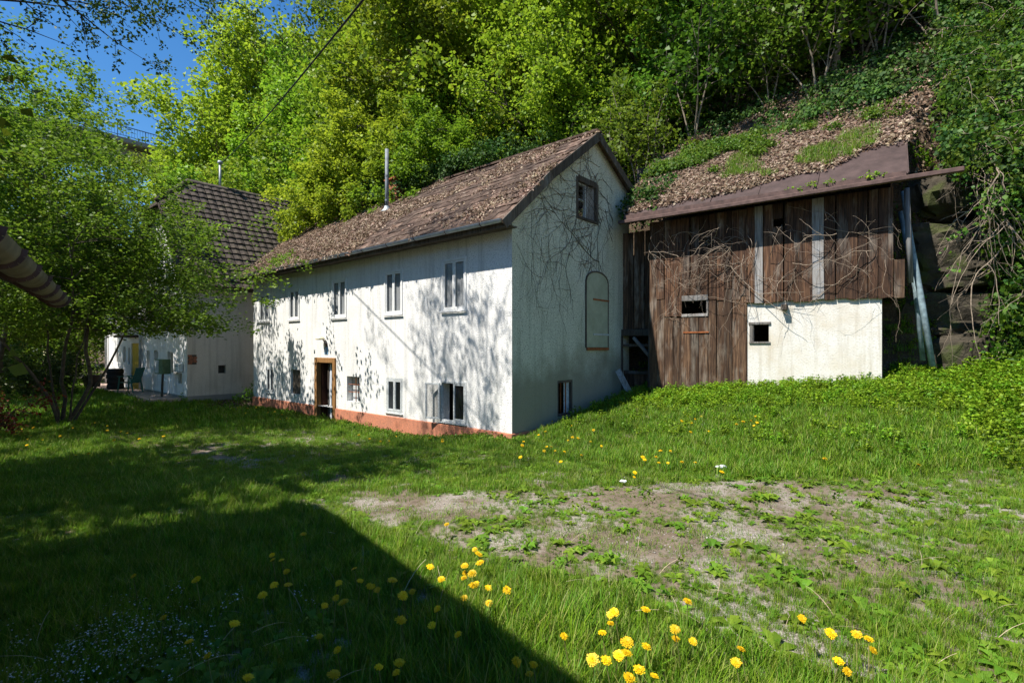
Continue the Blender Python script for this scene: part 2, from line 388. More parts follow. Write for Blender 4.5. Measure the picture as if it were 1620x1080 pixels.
def window(parent, x0, x1, z0, z1, proud=.02, m='white_paint', curtain=True, open_leaf=False):
    """front-facing casement pair (outward is -y)"""
    mb = MB(); framebars(mb, x0, x1, z0, z1, .05, -proud, .06)
    w = mb.build('window', M[m], parent, bevel=.004)
    xm = (x0 + x1) / 2
    for k, (a, b) in enumerate(((x0 + .052, xm - .003), (xm + .003, x1 - .052))):
        sm = MB(); framebars(sm, a, b, z0 + .053, z1 - .053, .042, -.004, .035)
        so = sm.build('sash', M[m], w, bevel=.003)
        po = MB().box(a + .043, b - .043, .014, .019, z0 + .097, z1 - .097).build('pane', M['glass'], w)
        if open_leaf and k == 0:
            for o in (so, po):
                o.matrix_basis = Matrix.Translation((x0 + .03, -.03, 0)) @ Matrix.Rotation(R(-158), 4, 'Z') @ Matrix.Translation((-(x0 + .05), 0, 0))
    MB().box(x0 - .02, x1 + .02, -proud - .04, -proud - .002, z0 - .022, z0 - .004).build('sill', M[m], w, bevel=.004)
    if curtain:  # pale curtain colour also stands in for reflections in the panes
        cb = MB(); n = 14
        xs = [x0 + .06 + (x1 - x0 - .12) * i / n for i in range(n + 1)]
        for i in range(n):
            ya, yb = .055 + .012 * math.sin(i * 2.1), .055 + .012 * math.sin((i + 1) * 2.1)
            cb.add([(xs[i], ya, z0 + .08), (xs[i+1], yb, z0 + .08), (xs[i+1], yb, z1 - .06), (xs[i], ya, z1 - .06)], [(0, 1, 2, 3)])
        cb.build('curtain', M['curtain'], w)
    return w

# ------------------------------------------------------------------ long white house
house = empty('long_house', hw(0, 0, 0), HROT, 'long two-storey white roughcast house with orange plinth and leaf-covered roof', 'house')
HL = 12.25
f_open = [(-11.79, -10.95, 2.76, 3.72), (-9.57, -8.85, 2.74, 3.72), (-6.92, -6.14, 2.70, 3.80), (-4.35, -3.59, 2.68, 3.80), (-2.13, -1.32, 2.67, 3.85),
          (-11.23, -10.61, .32, 1.2), (-9.44, -8.80, .38, 1.16), (-7.80, -6.76, -.42, 1.48), (-6.12, -5.49, .37, 1.06), (-4.27, -3.59, .21, 1.09), (-2.18, -1.32, .17, 1.10)]
mb = MB()
wall_cols(mb, [-HL, 0] + list(np.linspace(-12, -.4, 8)), .12, lambda u: 4.62, [o if o[2] > 0 else (o[0], o[1], .12, o[3]) for o in f_open], lambda u, d, z: (u, d, z))
mb.add([(-HL, 0, .12), (-HL, 4.8, .12), (-HL, 4.8, 4.6), (-HL, 0, 4.62)], [(3, 2, 1, 0)])
mb.build('wall', M['plaster'], house)
prof = [(-.44, 4.34), (1.09, 5.67), (3.03, 7.10), (4.95, 6.02)]
def roof_z(y):
    for (a, za), (b, zb) in zip(prof[:-1], prof[1:]):
        if y <= b: return za + (zb - za) * (y - a) / (b - a)
    return prof[-1][1]
mb = MB()
wall_cols(mb, [.002, 1.09, 3.03, 4.85, .5, 2, 4], .12, lambda u: roof_z(u) - .07, [(2.36, 3.2, 4.96, 5.81), (1.55, 2.15, .30, 1.11), (2.69, 3.71, 1.85, 3.5)],
          lambda u, d, z: (-d, u, z), .22)
w2 = mb.build('wall', M['gable'], house); tag(w2, 'shaded mossy gable wall webbed with bare creeper')
mb = MB()
for a, b in ((-HL - .03, -7.87), (-6.69, .03)): mb.box(a, b, -.035, .2, -.8, .118)
mb.build('plinth', M['plinth'], house, bevel=.012)
MB().box(-.2, .034, .202, 4.8, -.8, .116).build('plinth', M['plinth'], house, bevel=.012)
# roof deck with shingles
def deck(pr, x0, x1, t):
    mb = MB(); n = len(pr)
    v = [(x0, y, z) for y, z in pr] + [(x1, y, z) for y, z in pr] + [(x0, y, z - t) for y, z in pr] + [(x1, y, z - t) for y, z in pr]
    f = []
    for i in range(n - 1):
        f += [(i, n + i, n + i + 1, i + 1), (2*n+i, 2*n+i+1, 3*n+i+1, 3*n+i), (i, i+1, 2*n+i+1, 2*n+i), (n+i, 3*n+i, 3*n+i+1, n+i+1)]
    f += [(0, 2*n, 3*n, n), (n-1, 2*n-1, 4*n-1, 3*n-1)]
    return mb.add(v, f)
roof = deck(prof, -HL - .25, .17, .07).build('roof', M['shingle'], house)
rnd = random.Random(5)
def shingle_mesh(k):
    r = random.Random(k); mb = MB(); w = .155 + r.uniform(-.008, .004); t = .016 + r.uniform(0, .008)
    c = r.uniform(.0, .03)
    mb.add([(-w, r.uniform(-.02, .01), .0), (w, r.uniform(-.02, .01), .0), (w, .34, 0), (-w, .34, 0),
            (-w + c, r.uniform(-.02, .01), t), (w - r.uniform(0, .03), r.uniform(-.02, .01), t), (w, .34, t), (-w, .34, t)],
           [(0,3,2,1),(4,5,6,7),(0,1,5,4),(1,2,6,5),(2,3,7,6),(3,0,4,7)])
    me = bpy.data.meshes.new('shingle'); me.from_pydata(mb.v, [], mb.f); me.materials.append(M['shingle']); me.update(); return me
SH = [shingle_mesh(k) for k in range(5)]
places = []
dist = 0.0
segs = [(prof[0], prof[1]), (prof[1], prof[2])]
for (ya, za), (yb, zb) in segs:
    L = math.hypot(yb - ya, zb - za); ang = math.atan2(zb - za, yb - ya); n = round(L / .285)
    for i in range(n):
        d = L * i / n; y = ya + math.cos(ang) * d; z = za + math.sin(ang) * d
        off = rnd.uniform(0, .3)
        for j in range(40):
            x = .17 - .155 - j * .313 - (.155 if i % 2 else 0)
            if x < -HL - .1: break
            places.append((x, y, z + .004, ang))
places.sort(key=lambda p: -p[0] + .4 * p[1])
rest_v = MB()
for k, (x, y, z, a) in enumerate(places):
    me = SH[rnd.randrange(5)]
    a2 = a - .05 + rnd.uniform(-.02, .02); rz = rnd.uniform(-.04, .04); lift = rnd.uniform(.0, .012)
    mt = Matrix.Translation((x + rnd.uniform(-.008, .008), y, z + .012 + lift)) @ Matrix.Rotation(a2, 4, 'X') @ Matrix.Rotation(rz, 4, 'Z')
    if k < 300:
        o = link('shingle', me, roof); o.matrix_basis = mt
    else:
        rest_v.add([mt @ v.co for v in me.vertices], [tuple(p.vertices) for p in me.polygons])
o = rest_v.build('shingle_courses', M['shingle'], roof); o['kind'] = 'stuff'
rc = MB().bar((-HL - .25, 3.03, 7.13), (.19, 3.03, 7.13), .22, .05).build('ridge_cap', M['shingle'], roof)
for a, b in zip(prof[:-1], prof[1:]):
    MB().bar((.185, a[0], a[1] - .10), (.185, b[0], b[1] - .10), .03, .19).build('verge_board', M['old_wood'], roof)
MB().box(-HL - .2, .16, -.36, -.02, 4.24, 4.262).build('soffit', M['old_wood'], house)
MB().box(-HL - .2, .16, -.385, -.362, 4.20, 4.36).build('fascia_board', M['old_wood'], house)
def half_gutter(parent, x0, x1, y, z, r, m, brk, name='gutter'):
    mb = MB(); n = 8; t = .004
    v = []; f = []
    for x in (x0, x1):
        for rr in (r, r - t):
            for k in range(n + 1):
                a = math.pi + math.pi * k / n; v.append((x, y + rr * math.cos(a), z + rr * math.sin(a)))
    q = n + 1
    for k in range(n): f += [(k, k+1, 2*q+k+1, 2*q+k), (q+k+1, q+k, 3*q+k, 3*q+k+1)]
    for e in (0, 2 * q):
        f.append(tuple(e + k for k in range(q)))
    mb.add(v, f)
    g = mb.build(name, M[m], parent, True)
    nb = max(2, int((x1 - x0) / brk))
    for i in range(nb):
        x = x0 + (x1 - x0) * (i + .5) / nb
        b = MB(); pts = [(x, y + (r + .006) * math.cos(math.pi + math.pi * k / 8), z + (r + .006) * math.sin(math.pi + math.pi * k / 8)) for k in range(9)]
        for p, q2 in zip(pts[:-1], pts[1:]): b.bar(p, q2, .022, .008, up=(1, 0, 0))
        b.build('bracket', M['fascia'], g)
    return g
half_gutter(house, -HL - .22, .12, -.455, 4.345, .068, 'galv', 1.0)
# windows of the front
for (a, b, z0, z1) in f_open[:5]: window(house, a, b, z0, z1)
window(house, *f_open[5], proud=.0, m='old_paint', curtain=False)
window(house, *f_open[9], proud=.0, m='old_paint', curtain=False)
w = window(house, *f_open[10], proud=.01, m='old_paint', curtain=False, open_leaf=True)
tag(w, 'weathered window with one casement swung open')
a, b, z0, z1 = f_open[6]
bd = MB().box(a + .003, b - .003, .07, .10, z0 + .003, z1 - .003).build('shutter', M['old_wood'], house); tag(bd, 'brown boarded-up window')
a, b, z0, z1 = f_open[8]
gr = MB(); gr.bar((a + .38, .05, z0), (a + .38, .05, z1), .018, .018)
gr.bar((a, .05, z0 + .26), (b, .05, z0 + .26), .016, .016); gr.bar((a, .05, z0 + .47), (b, .05, z0 + .47), .016, .016)
gr.build('window_grille', M['rust'], house)
MB().box(a + .002, a + .3, .16, .18, z0 + .002, z1 - .002).build('shutter', M['old_paint'], house)
# door
a, b, z0, z1 = f_open[7]
mb = MB(); mb.box(a - .07, a + .075, -.04, .12, z0, z1 + .08); mb.box(b - .075, b + .07, -.04, .12, z0, z1 + .08); mb.box(a + .0755, b - .0755, -.04, .12, z1 - .07, z1 + .08)
dr = mb.build('door', M['ochre'], house, bevel=.008); tag(dr, 'ochre wooden door frame standing open behind a strip curtain')
MB().box(a + .08, a + .14, .13, .9, z0 + .02, z1 - .08).build('door_leaf', M['door_dark'], dr)
MB().box(a + .0752, a + .079, .1, .45, z0, z1 - .075).build('lining', M['door_dark'], dr)
for k in range(7):
    x = a + .47 + k * .072; c = MB(); n = 10
    for i in range(n):
        zA = z0 + .12 + (z1 - .1 - z0 - .12) * i / n; zB = z0 + .12 + (z1 - .1 - z0 - .12) * (i + 1) / n
        wv = lambda z: .012 * math.sin(z * 5 + k * 1.7)
        c.add([(x + wv(zA), .10 + .02 * (k % 2), zA), (x + .055 + wv(zA), .11 + .02 * (k % 2), zA), (x + .055 + wv(zB), .11 + .02 * (k % 2), zB), (x + wv(zB), .10 + .02 * (k % 2), zB)], [(0, 1, 2, 3)])
    c.build('curtain_strip', M['striped'] if k % 3 else M['old_wood'], dr)
MB().box(a - .02, b + .02, -.25, .3, z0 - .3, z0 + .05).build('doorstep', M['concrete'], dr, bevel=.015)
# lamp and house number
lm = MB(); lm.tube([(-7.20, 0, 1.93), (-7.20, -.05, 1.95), (-7.22, -.09, 2.06), (-7.24, -.13, 2.12)], .018, 8)
lm.box(-7.24, -7.16, -.02, .0, 1.88, 1.98)
lp = lm.build('wall_lamp', M['fascia'], house)
MB().lathe([(.02, .10), (.06, .085), (.125, .03), (.135, .0), (.12, -.015), (.02, -.02)], 18, (-7.31, -.15, 2.10)).build('lamp_shade', M['lamp_glass'], lp, True)
pl = MB().box(-7.33, -7.12, -.014, -.003, 1.66, 1.86).build('number_plate', M['plate'], house, bevel=.004)
d = MB(); d.box(-7.245, -7.215, -.018, -.0145, 1.695, 1.825); d.bar((-7.262, -.0165, 1.79), (-7.228, -.0165, 1.822), .003, .022, up=(0, 1, 0))
d.build('digit', M['digit'], pl)
# gable details
for y0, y1, z0, z1, m in ((2.36, 3.2, 4.96, 5.81, 'old_wood'),):
    fr = MB(); fr.box(-.10, .015, y0 - .07, y0 + .02, z0 - .06, z1 + .09); fr.box(-.10, .015, y1 - .02, y1 + .07, z0 - .06, z1 + .09)
    fr.box(-.10, .0155, y0 + .021, y1 - .021, z1 - .01, z1 + .13); fr.box(-.10, .03, y0 + .021, y1 - .021, z0 - .06, z0 + .01)
    aw = fr.build('attic_window', M[m], house, bevel=.006)
    s = MB(); s.box(-.12, -.06, y0 + .022, y0 + .07, z0 + .011, z1 - .011); s.box(-.12, -.06, y0 + .40, y0 + .45, z0 + .011, z1 - .011)
    s.box(-.115, -.065, y0 + .071, y0 + .399, z0 + .42, z0 + .46); s.box(-.115, -.065, y0 + .071, y0 + .399, z1 - .05, z1 - .012)
    s.build('sash', M['old_paint'], aw)
    MB().box(-.10, -.07, y0 + .452, y1 - .022, z0 + .012, z1 - .012).build('board', M['grey_plank'], aw)
sh = MB(); n = 10; y0, y1, zb, zs = 2.70, 3.70, 1.86, 3.49
pts = [(y0, zb), (y1, zb), (y1, zs)] + [((y0 + y1) / 2 + .5 * math.cos(math.pi * k / n), zs + .24 * math.sin(math.pi * k / n)) for k in range(1, n)] + [(y0, zs)]
k = len(pts)
sh.add([(.022, y, z) for y, z in pts] + [(-.15, y, z) for y, z in pts], [tuple(range(k)), tuple(range(2*k-1, k-1, -1))] + [(i, k+i, k+(i+1)%k, (i+1)%k) for i in range(k)])
sho = sh.build('iron_shutter', M['shutter'], house, bevel=.004)
shadow_rim = MB()  # dark bars added in place of the arch recess's shadow line
for (ya_, za_), (yb_, zb_) in zip(pts[2:] , pts[3:]): shadow_rim.bar((.020, ya_, za_), (.020, yb_, zb_), .035, .03, up=(1, 0, 0))
shadow_rim.bar((.020, y0 - .012, zb), (.020, y0 - .012, zs), .035, .028, up=(1, 0, 0)); shadow_rim.bar((.020, y1 + .012, zb), (.020, y1 + .012, zs), .035, .022, up=(1, 0, 0))
shadow_rim.build('shadow_rim', M['old_wood'], sho)
MB().box(.023, .034, y0 + .30, y1 + .05, 3.02, 3.06).build('strap_hinge', M['rust'], sho)
MB().box(.023, .034, y0 + .30, y1 + .05, 2.16, 2.20).build('strap_hinge', M['old_paint'], sho)
MB().box(.0, .045, y0 + .02, y1 + .02, 1.79, 1.855).build('sill', M['rust'], sho, bevel=.006)
gw = MB(); framebars(gw, 0, .6, 0, .8, .05, -.05, .03)
gwo = gw.build('cellar_window', M['old_wood'], house); gwo.matrix_basis = Matrix.Translation((-.06, 1.55, .305)) @ Matrix.Rotation(R(90), 4, 'Z')
for q in (.2, .4): MB().bar((q, 0, .05), (q, 0, .75), .02, .02).build('bar', M['rust'], gwo)
MB().box(.35, .548, .01, .03, .052, .748).build('sash', M['old_paint'], gwo)
# stove pipe and chimney
sp = MB().tube([(-6.5, 1.6, 5.8), (-6.5, 1.6, 7.95)], .056, 12)
spo = sp.build('stove_pipe', M['flue'], house, True)
for z in (6.35, 7.1): MB().tube([(-6.5, 1.6, z), (-6.5, 1.6, z + .05)], .062, 12).build('joint_band', M['flue'], spo)
MB().lathe([(.19, 6.02), (.10, 6.12), (.08, 6.2)], 12, (-6.5, 1.6, 0)).build('flashing', M['galv'], spo, True)
ch = MB().box(-7.45, -6.95, 2.3, 2.85, 6.2, 7.32).build('chimney', M['brick'], house)
rr = random.Random(3)
for i in range(13):
    for j in range(3):
        zz = 6.26 + i * .078; off = .0 if i % 2 else .08
        xx = -7.45 + j * .17 + off
        if xx + .15 > -6.95: continue
        MB().box(xx, xx + .155, 2.285 - rr.uniform(0, .006), 2.299, zz, zz + .066).build('brick', M['brick'], ch)
MB().box(-7.52, -6.88, 2.2, 2.92, 7.322, 7.37).build('cover_sheet', M['rust'], ch)
# dark interior floor so that the rooms read as rooms
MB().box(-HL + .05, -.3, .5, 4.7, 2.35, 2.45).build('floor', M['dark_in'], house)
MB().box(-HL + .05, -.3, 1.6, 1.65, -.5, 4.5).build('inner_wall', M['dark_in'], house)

# ------------------------------------------------------------------ barn
barn = empty('barn', (BOX, BOY, 0), BROT, 'weathered brown plank barn with whitewashed lower wall built against the slope', 'barn')
pr = random.Random(11)
def plank(x0, x1, z0, z1, y, m='plank', parent=None, t=.028, name='plank', tilt=0.0):
    w = x1 - x0; mb = MB(); j = lambda s: pr.uniform(-s, s)
    v = [(0, 0, z0 + j(.015)), (w, 0, z0 + j(.015)), (w, t, z0), (0, t, z0), (j(.004), 0, z1 + j(.01)), (w + j(.004), 0, z1 + j(.01)), (w, t, z1), (0, t, z1)]
    mb.add(v, [(0,3,2,1),(4,5,6,7),(0,1,5,4),(1,2,6,5),(2,3,7,6),(3,0,4,7)])
    o = mb.build(name, M[m], parent or barn, bevel=.004)
    o.matrix_basis = Matrix.Translation((x0, y + j(.007), 0)) @ Matrix.Rotation(tilt + j(.004), 4, 'Y') @ Matrix.Rotation(j(.012), 4, 'Z')
    return o
mb = MB()
wall_cols(mb, [3.225, 5.68, 4.5], .3, lambda u: 2.93, [(3.30, 3.66, 1.98, 2.37)], lambda u, d, z: (u, d, z), .3)
mb.add([(5.68, 0, .3), (5.68, 2.3, .3), (5.68, 2.3, 2.93), (5.68, 0, 2.93)], [(0, 1, 2, 3)])
ww = mb.build('white_wall', M['lime'], barn)
fr = MB(); fr.box(3.27, 3.325, -.02, .09, 1.985, 2.365); fr.box(3.326, 3.345, -.015, .09, 1.985, 2.365); fr.box(3.25, 3.70, -.03, .10, 2.366, 2.42); fr.box(3.26, 3.69, -.028, .10, 1.945, 1.984)
fr.build('window_frame', M['grey_plank'], ww, bevel=.004)
MB().box(3.92, 4.03, -.17, .05, 2.66, 2.78).build('beam_end', M['old_wood'], ww, bevel=.006)
# upper planks above the whitewash
x = 3.20; hole = 0
while x < 5.80:
    w = pr.uniform(.155, .225); w = min(w, 5.87 - x); z0 = 2.84 + pr.uniform(-.02, .03)
    mid = x + w / 2
    m = 'grey_plank' if (3.45 < mid < 3.62 or 4.42 < mid < 4.66) else 'plank'
    if 3.72 < mid < 3.93 and not hole:
        plank(x, x + w - .006, z0, 4.47, -.06, m); plank(x, x + w - .006, 4.64, 4.97, -.06, m); hole = 1
    else: plank(x, x + w - .006, z0, 4.97, -.06, m)
    x += w
plank(5.875, 6.04, 2.80, 3.55, -.05, 'plank_low'); 
# tall planks beside and above the door
for a, b, z0 in ((.96, 1.15, .62), (1.155, 1.335, .66), (1.34, 1.48, 2.60), (1.485, 1.62, 2.60), (1.625, 1.76, 2.60), (1.765, 1.96, 3.10), (1.965, 2.16, 3.10), (2.165, 2.365, 3.10),
                 (2.385, 2.56, .70), (2.565, 2.73, .70), (2.735, 2.90, .70), (2.905, 3.05, .72), (3.055, 3.215, .72)):
    zj = 4.96
    if z0 < 1 and b > 1.2:
        zc = pr.uniform(2.9, 3.2); plank(a, b, z0, zc - .004, -.035, 'plank_low'); plank(a, b, zc, zj, -.045, 'plank')
    else: plank(a, b, z0, zj, -.04, 'plank' if z0 > 1 else 'plank_low')
MB().box(1.77, 2.375, -.07, .05, 2.96, 3.09).build('lintel', M['grey_plank'], barn, bevel=.008)
MB().box(1.76, 2.38, -.06, .05, 2.585, 2.655).build('sill', M['grey_plank'], barn, bevel=.006)
MB().box(2.34, 2.383, -.05, .05, 2.657, 2.957).build('jamb', M['grey_plank'], barn)
bdoor = MB().box(1.36, 2.36, .0, .03, .75, 2.55).build('door', M['plank_low'], barn); tag(bdoor, 'plank barn door with a thin iron bar')
for i in range(5): plank(1.35 + i * .205, 1.35 + i * .205 + .199, .70, 2.565, -.045, 'plank_low', bdoor)
MB().box(1.80, 2.40, -.062, -.05, 2.20, 2.235).build('iron_bar', M['rust'], bdoor)
# recessed bay next to the house
x = -.28
while x < .93:
    w = pr.uniform(.13, .19); plank(x, x + w - .005, 2.35, 4.9, .45, 'plank_low'); x += w
MB().box(-.3, .95, .36, .52, 2.16, 2.34).build('beam', M['old_wood'], barn, bevel=.012)
MB().box(-.3, .95, .40, .50, 1.88, 1.95).build('beam', M['old_wood'], barn, bevel=.01)
MB().bar((.86, .30, .55), (.90, .30, 2.6), .13, .13).build('post', M['old_wood'], barn, bevel=.01)
MB().bar((-.02, .40, .5), (-.02, .40, 2.16), .14, .12).build('post', M['old_wood'], barn, bevel=.01)
MB().bar((.38, .36, 2.12), (.84, .33, 1.62), .09, .07).build('brace', M['grey_plank'], barn, bevel=.006)
for i in range(4): plank(-.28 + i * .30, -.28 + i * .30 + .29, .45, 1.15 + .1 * (i % 2), .50, 'plank_low')
MB().box(.10, .90, .44, .48, 1.16, 1.24).build('rail', M['old_wood'], barn)
# closures: side, back
for i in range(9): 
    pl_ = MB().box(5.82, 5.85, .02 + i * .2, .02 + i * .2 + .194, 2.86, 4.98 + i * .155).build('plank', M['plank_low'], barn)
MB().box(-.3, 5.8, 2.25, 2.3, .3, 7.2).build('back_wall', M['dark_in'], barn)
# roof: deck, metal sheets along the eave
BA = math.atan2(2.2, 2.55)
def br(d, off=0.0): return (-.42 + d * math.cos(BA) - off * math.sin(BA), 5.10 + d * math.sin(BA) + off * math.cos(BA))
RL = 3.4
mb = MB(); (ya, za), (yb, zb) = br(0), br(RL)
v = [(x, y, z - dz) for dz in (0, .06) for x in (.45, 6.08) for (y, z) in ((ya, za), (yb, zb))]
mb.add(v, [(0, 2, 3, 1), (4, 5, 7, 6), (0, 4, 6, 2), (1, 3, 7, 5), (0, 1, 5, 4), (2, 6, 7, 3)])
broof = mb.build('roof', M['old_wood'], barn)
sx = [.45, 1.55, 2.52, 3.52, 4.62, 6.09]
for i, (a, b) in enumerate(zip(sx[:-1], sx[1:])):
    ln = .95 if i < 4 else RL + .02; off = .014 + .004 * (i % 2)
    mb = MB(); vs = []
    for dz in (off, off + .004):
        for xx in (a + .006, b - .006):
            for dd in (-.06, ln): y, z = br(dd, dz); vs.append((xx, y, z))
    mb.add(vs, [(0, 1, 3, 2), (4, 6, 7, 5), (0, 2, 6, 4), (1, 5, 7, 3), (0, 4, 5, 1), (2, 3, 7, 6)])
    s = mb.build('metal_sheet', M['brown_metal'], broof)
    e = MB(); p0 = br(-.05, off + .012); p1 = br(ln, off + .012)
    e.bar((b - .006, p0[0], p0[1]), (b - .006, p1[0], p1[1]), .018, .024).build('seam', M['brown_metal'], s)
MB().bar((.35, -.52, 4.955), (6.86, -.52, 4.985), .10, .085).build('eave_beam', M['fascia'], barn, bevel=.012)
MB().bar((.5, -.475, 5.055), (6.05, -.475, 5.06), .03, .13).build('fascia_board', M['fascia'], barn)
for i in range(6): MB().bar((.7 + i * 1.05, -.46, 4.98), (.7 + i * 1.05, .3, 5.58), .07, .10).build('rafter', M['old_wood'], barn)
# poles leaning at the barn's end
def pole(name, pts, r, m, label, n=10):
    o = MB().tube(pts, r, n).build(name, M[m], None, True); return tag(o, label, 'pipe' if 'pipe' in name else 'post')
pole('drain_pipe', [bw(6.02, .35, 4.95), bw(6.16, .27, 3.8), bw(6.31, .18, 2.7), bw(6.46, .08, 1.5)], [.045, .05, .055, .055], 'pipe_blue', 'pale blue-grey pipe leaning down past the barn end')
pole('drain_pipe', [bw(5.98, .55, 4.6), bw(6.22, .45, 3.0), bw(6.33, .35, 1.6)], .045, 'pipe_blue', 'thinner dark blue pipe behind the leaning pale pipe at the barn end')
pole('timber_post', [bw(6.13, .05, 3.1), bw(6.07, .05, 4.93)], .048, 'grey_plank', 'grey split timber post hanging under the barn eave beam', 6)
lean = MB().bar(bw(.15, -.12, 1.28), bw(.62, -.30, .60), .15, .03, up=(-.58, -.81, .1)).build('loose_board', M['grey_plank']); tag(lean, 'loose silver-grey board leaning in the dark bay between house and barn', 'board')
# rock outcrop beside the barn
def boulder(loc, sc, seed, rz=0.0):
    bm = bmesh.new(); bmesh.ops.create_icosphere(bm, subdivisions=4, radius=1); r = np.random.default_rng(seed); o = r.uniform(0, 50, 3)
    from mathutils import noise as mn
    for v in bm.verts:
        p = v.co.copy(); c = Vector([math.copysign(abs(q) ** .55, q) for q in p])
        k = 1 + .30 * mn.noise(p * 1.4 + Vector(o)) + .16 * mn.noise(p * 3.5 + Vector(o)) + .07 * mn.noise(p * 8 + Vector(o))
        v.co = Vector((c.x * sc[0], c.y * sc[1], c.z * sc[2])) * k
    me = bpy.data.meshes.new('boulder'); bm.to_mesh(me); bm.free(); me.materials.append(M['rock'])
    o = link('rock_ledge', me); o.location = loc; o.rotation_euler = (0, 0, rz); return o
for i, (x, y, z, sc, lab) in enumerate(((7.3, 1.75, 3.75, (1.2, .9, .7), 'overhanging mossy rock ledge in shade beside the barn'), (7.1, 1.85, 2.55, (1.2, .8, .55), 'squared lower rock course under the mossy overhang'),
        (7.6, 1.8, 1.75, (1.3, .9, .55), 'lowest rock at the foot of the overgrown cliff'), (7.2, 2.1, 5.0, (1.2, .9, .7), 'upper rock half hidden by hanging vines over the barn end'), (9.8, 2.2, 3.6, (1.6, .9, 1.7), 'broad rock buried under the curtain of vines'))):
    tag(boulder(bw(x, y, z), sc, 20 + i, BROT + .1 * i), lab, 'rock')

# ------------------------------------------------------------------ neighbouring houses down the lane
h2 = empty('gabled_house', hw(-14, -1.57, 0), HROT, 'tall white house with dark tiled steep roof beyond the long house', 'house')
def roof2(x): return 8.6 - 1.358 * abs(x + 3)
mb = MB(); wall_cols(mb, [-5.9, -3, 0, -2.3, -3.7], -.4, lambda u: min(roof2(u) - .12, 7.5), [(-4.98, -4.53, .96, 1.74), (-3.92, -3.41, .94, 1.75), (-2.21, -1.54, .85, 1.70), (-4.6, -3.8, 2.6, 3.7), (-2.4, -1.6, 2.6, 3.7), (-.96, -.54, .55, .92)], lambda u, d, z: (u, d, z), .16)
mb.build('wall', M['white_house'], h2)
mb = MB(); wall_cols(mb, [.002, 8], -.4, lambda u: 4.45, [(1.02, 1.28, .90, 1.2)], lambda u, d, z: (-d, u, z), .2)
mb.add([(-5.9, 0, -.4), (-5.9, 8, -.4), (-5.9, 8, 4.4), (-5.9, 0, 4.4)], [(3, 2, 1, 0)])
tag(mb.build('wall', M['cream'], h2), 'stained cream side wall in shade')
for a, b, z0, z1 in ((-4.98, -4.53, .96, 1.74), (-3.92, -3.41, .94, 1.75), (-2.21, -1.54, .85, 1.70), (-4.6, -3.8, 2.6, 3.7), (-2.4, -1.6, 2.6, 3.7)):
    w = MB(); framebars(w, a, b, z0, z1, .04, .09, .14); wo = w.build('window', M['white_paint'], h2)
    MB().box(a + .041, b - .041, .11, .12, z0 + .041, z1 - .041).build('blind', M['tan_blind'], wo)
MB().box(-.96, -.54, .08, .1, .55, .92).build('cellar_hatch', M['tan_blind'], h2)
MB().box(-.17, -.15, 1.02, 1.28, .90, 1.2).build('vent', M['dark_in'], h2)
# patch where plaster fell off: bare bricks
pt = MB().box(.003, .006, .02, .30, 1.25, 1.6).build('bare_patch', M['old_wood'], h2)
for i in range(5):
    for j in range(2):
        if (i, j) in ((4, 1), (0, 1)): continue
        MB().box(.006, .016, .03 + j * .14 + .03 * (i % 2), .03 + j * .14 + .12 + .03 * (i % 2), 1.26 + i * .068, 1.26 + i * .068 + .058).build('brick', M['brick'], pt)
MB().box(-5.9, 0.025, -.03, 8, -.4, .12).build('plinth', M['concrete'], h2)
mb = MB(); A = (-3, .9, 8.6); Bk = (-3, 9, 8.6)
eR = .35; zR = roof2(eR); hz = 7.4; hx = (8.6 - hz) / 1.358
for sgn in (1, -1):
    X = lambda x: -3 + sgn * (x + 3)
    p = [A, Bk, (X(eR), 9, zR), (X(eR), -.35, zR), (-3 + sgn * hx, -.35, hz)]
    q = [(a[0], a[1], a[2] - .1) for a in p]
    mb.add(p + q, [(0, 1, 2, 3, 4) if sgn < 0 else (4, 3, 2, 1, 0), (9, 8, 7, 6, 5) if sgn < 0 else (5, 6, 7, 8, 9)] + [(i, 5 + i, 5 + (i + 1) % 5, (i + 1) % 5) for i in range(5)])
p = [A, (-3 + hx, -.35, hz), (-3 - hx, -.35, hz)]; mb.add(p + [(a[0], a[1], a[2] - .1) for a in p], [(0, 2, 1), (3, 4, 5), (1, 2, 5, 4)])
r2 = mb.build('roof', M['tile'], h2)
tl = MB(); ang = math.atan(1.358); tr = random.Random(8)
for i in range(19):
    d = i * .30
    for j in range(31):
        y = -.33 + j * .30 + (.0)
        x0 = eR - d * math.cos(ang); z0 = zR + d * math.sin(ang)
        if x0 < -3.0: continue
        if y < .9 and z0 + .2 > hz + (y + .35) / 1.25 * 1.2: continue
        c, s = math.cos(ang), math.sin(ang); lift = .03 + tr.uniform(0, .012)
        P = lambda u, v, w: (x0 - u * c + w * s, y + v, z0 + u * s + w * c)
        tl.add([P(-.02, .005, .055 + lift), P(-.02, .15, .085 + lift), P(-.02, .285, .055 + lift), P(.33, .285, .012 + lift), P(.33, .15, .03 + lift), P(.33, .005, .012 + lift), P(-.02, .005, .01), P(-.02, .285, .01)],
               [(0, 1, 4, 5), (1, 2, 3, 4), (0, 6, 7, 2, 1)])
o = tl.build('roof_tiles', M['tile'], r2); o['kind'] = 'stuff'
rt = MB().tube([(-3, .9, 8.63), (-3, 9, 8.63)], .11, 8).build('ridge_tiles', M['tile'], r2, True)
MB().tube([(-3, .9, 8.62), (-3 + hx, -.38, hz + .03)], .10, 8).build('hip_tiles', M['tile'], r2, True)
mast = MB().tube([(-3.05, 2.17, 8.5), (-3.05, 2.17, 9.75)], .05, 10).build('roof_mast', M['galv'], h2, True)
MB().lathe([(.0, .12), (.09, .08), (.11, .0), (.07, -.03)], 10, (-3.05, 2.17, 9.72)).build('cap', M['galv'], mast, True)
MB().tube([(-5.55, -.09, .1), (-5.55, -.09, 4.2)], .055, 10).build('downpipe', M['galv'], h2, True)
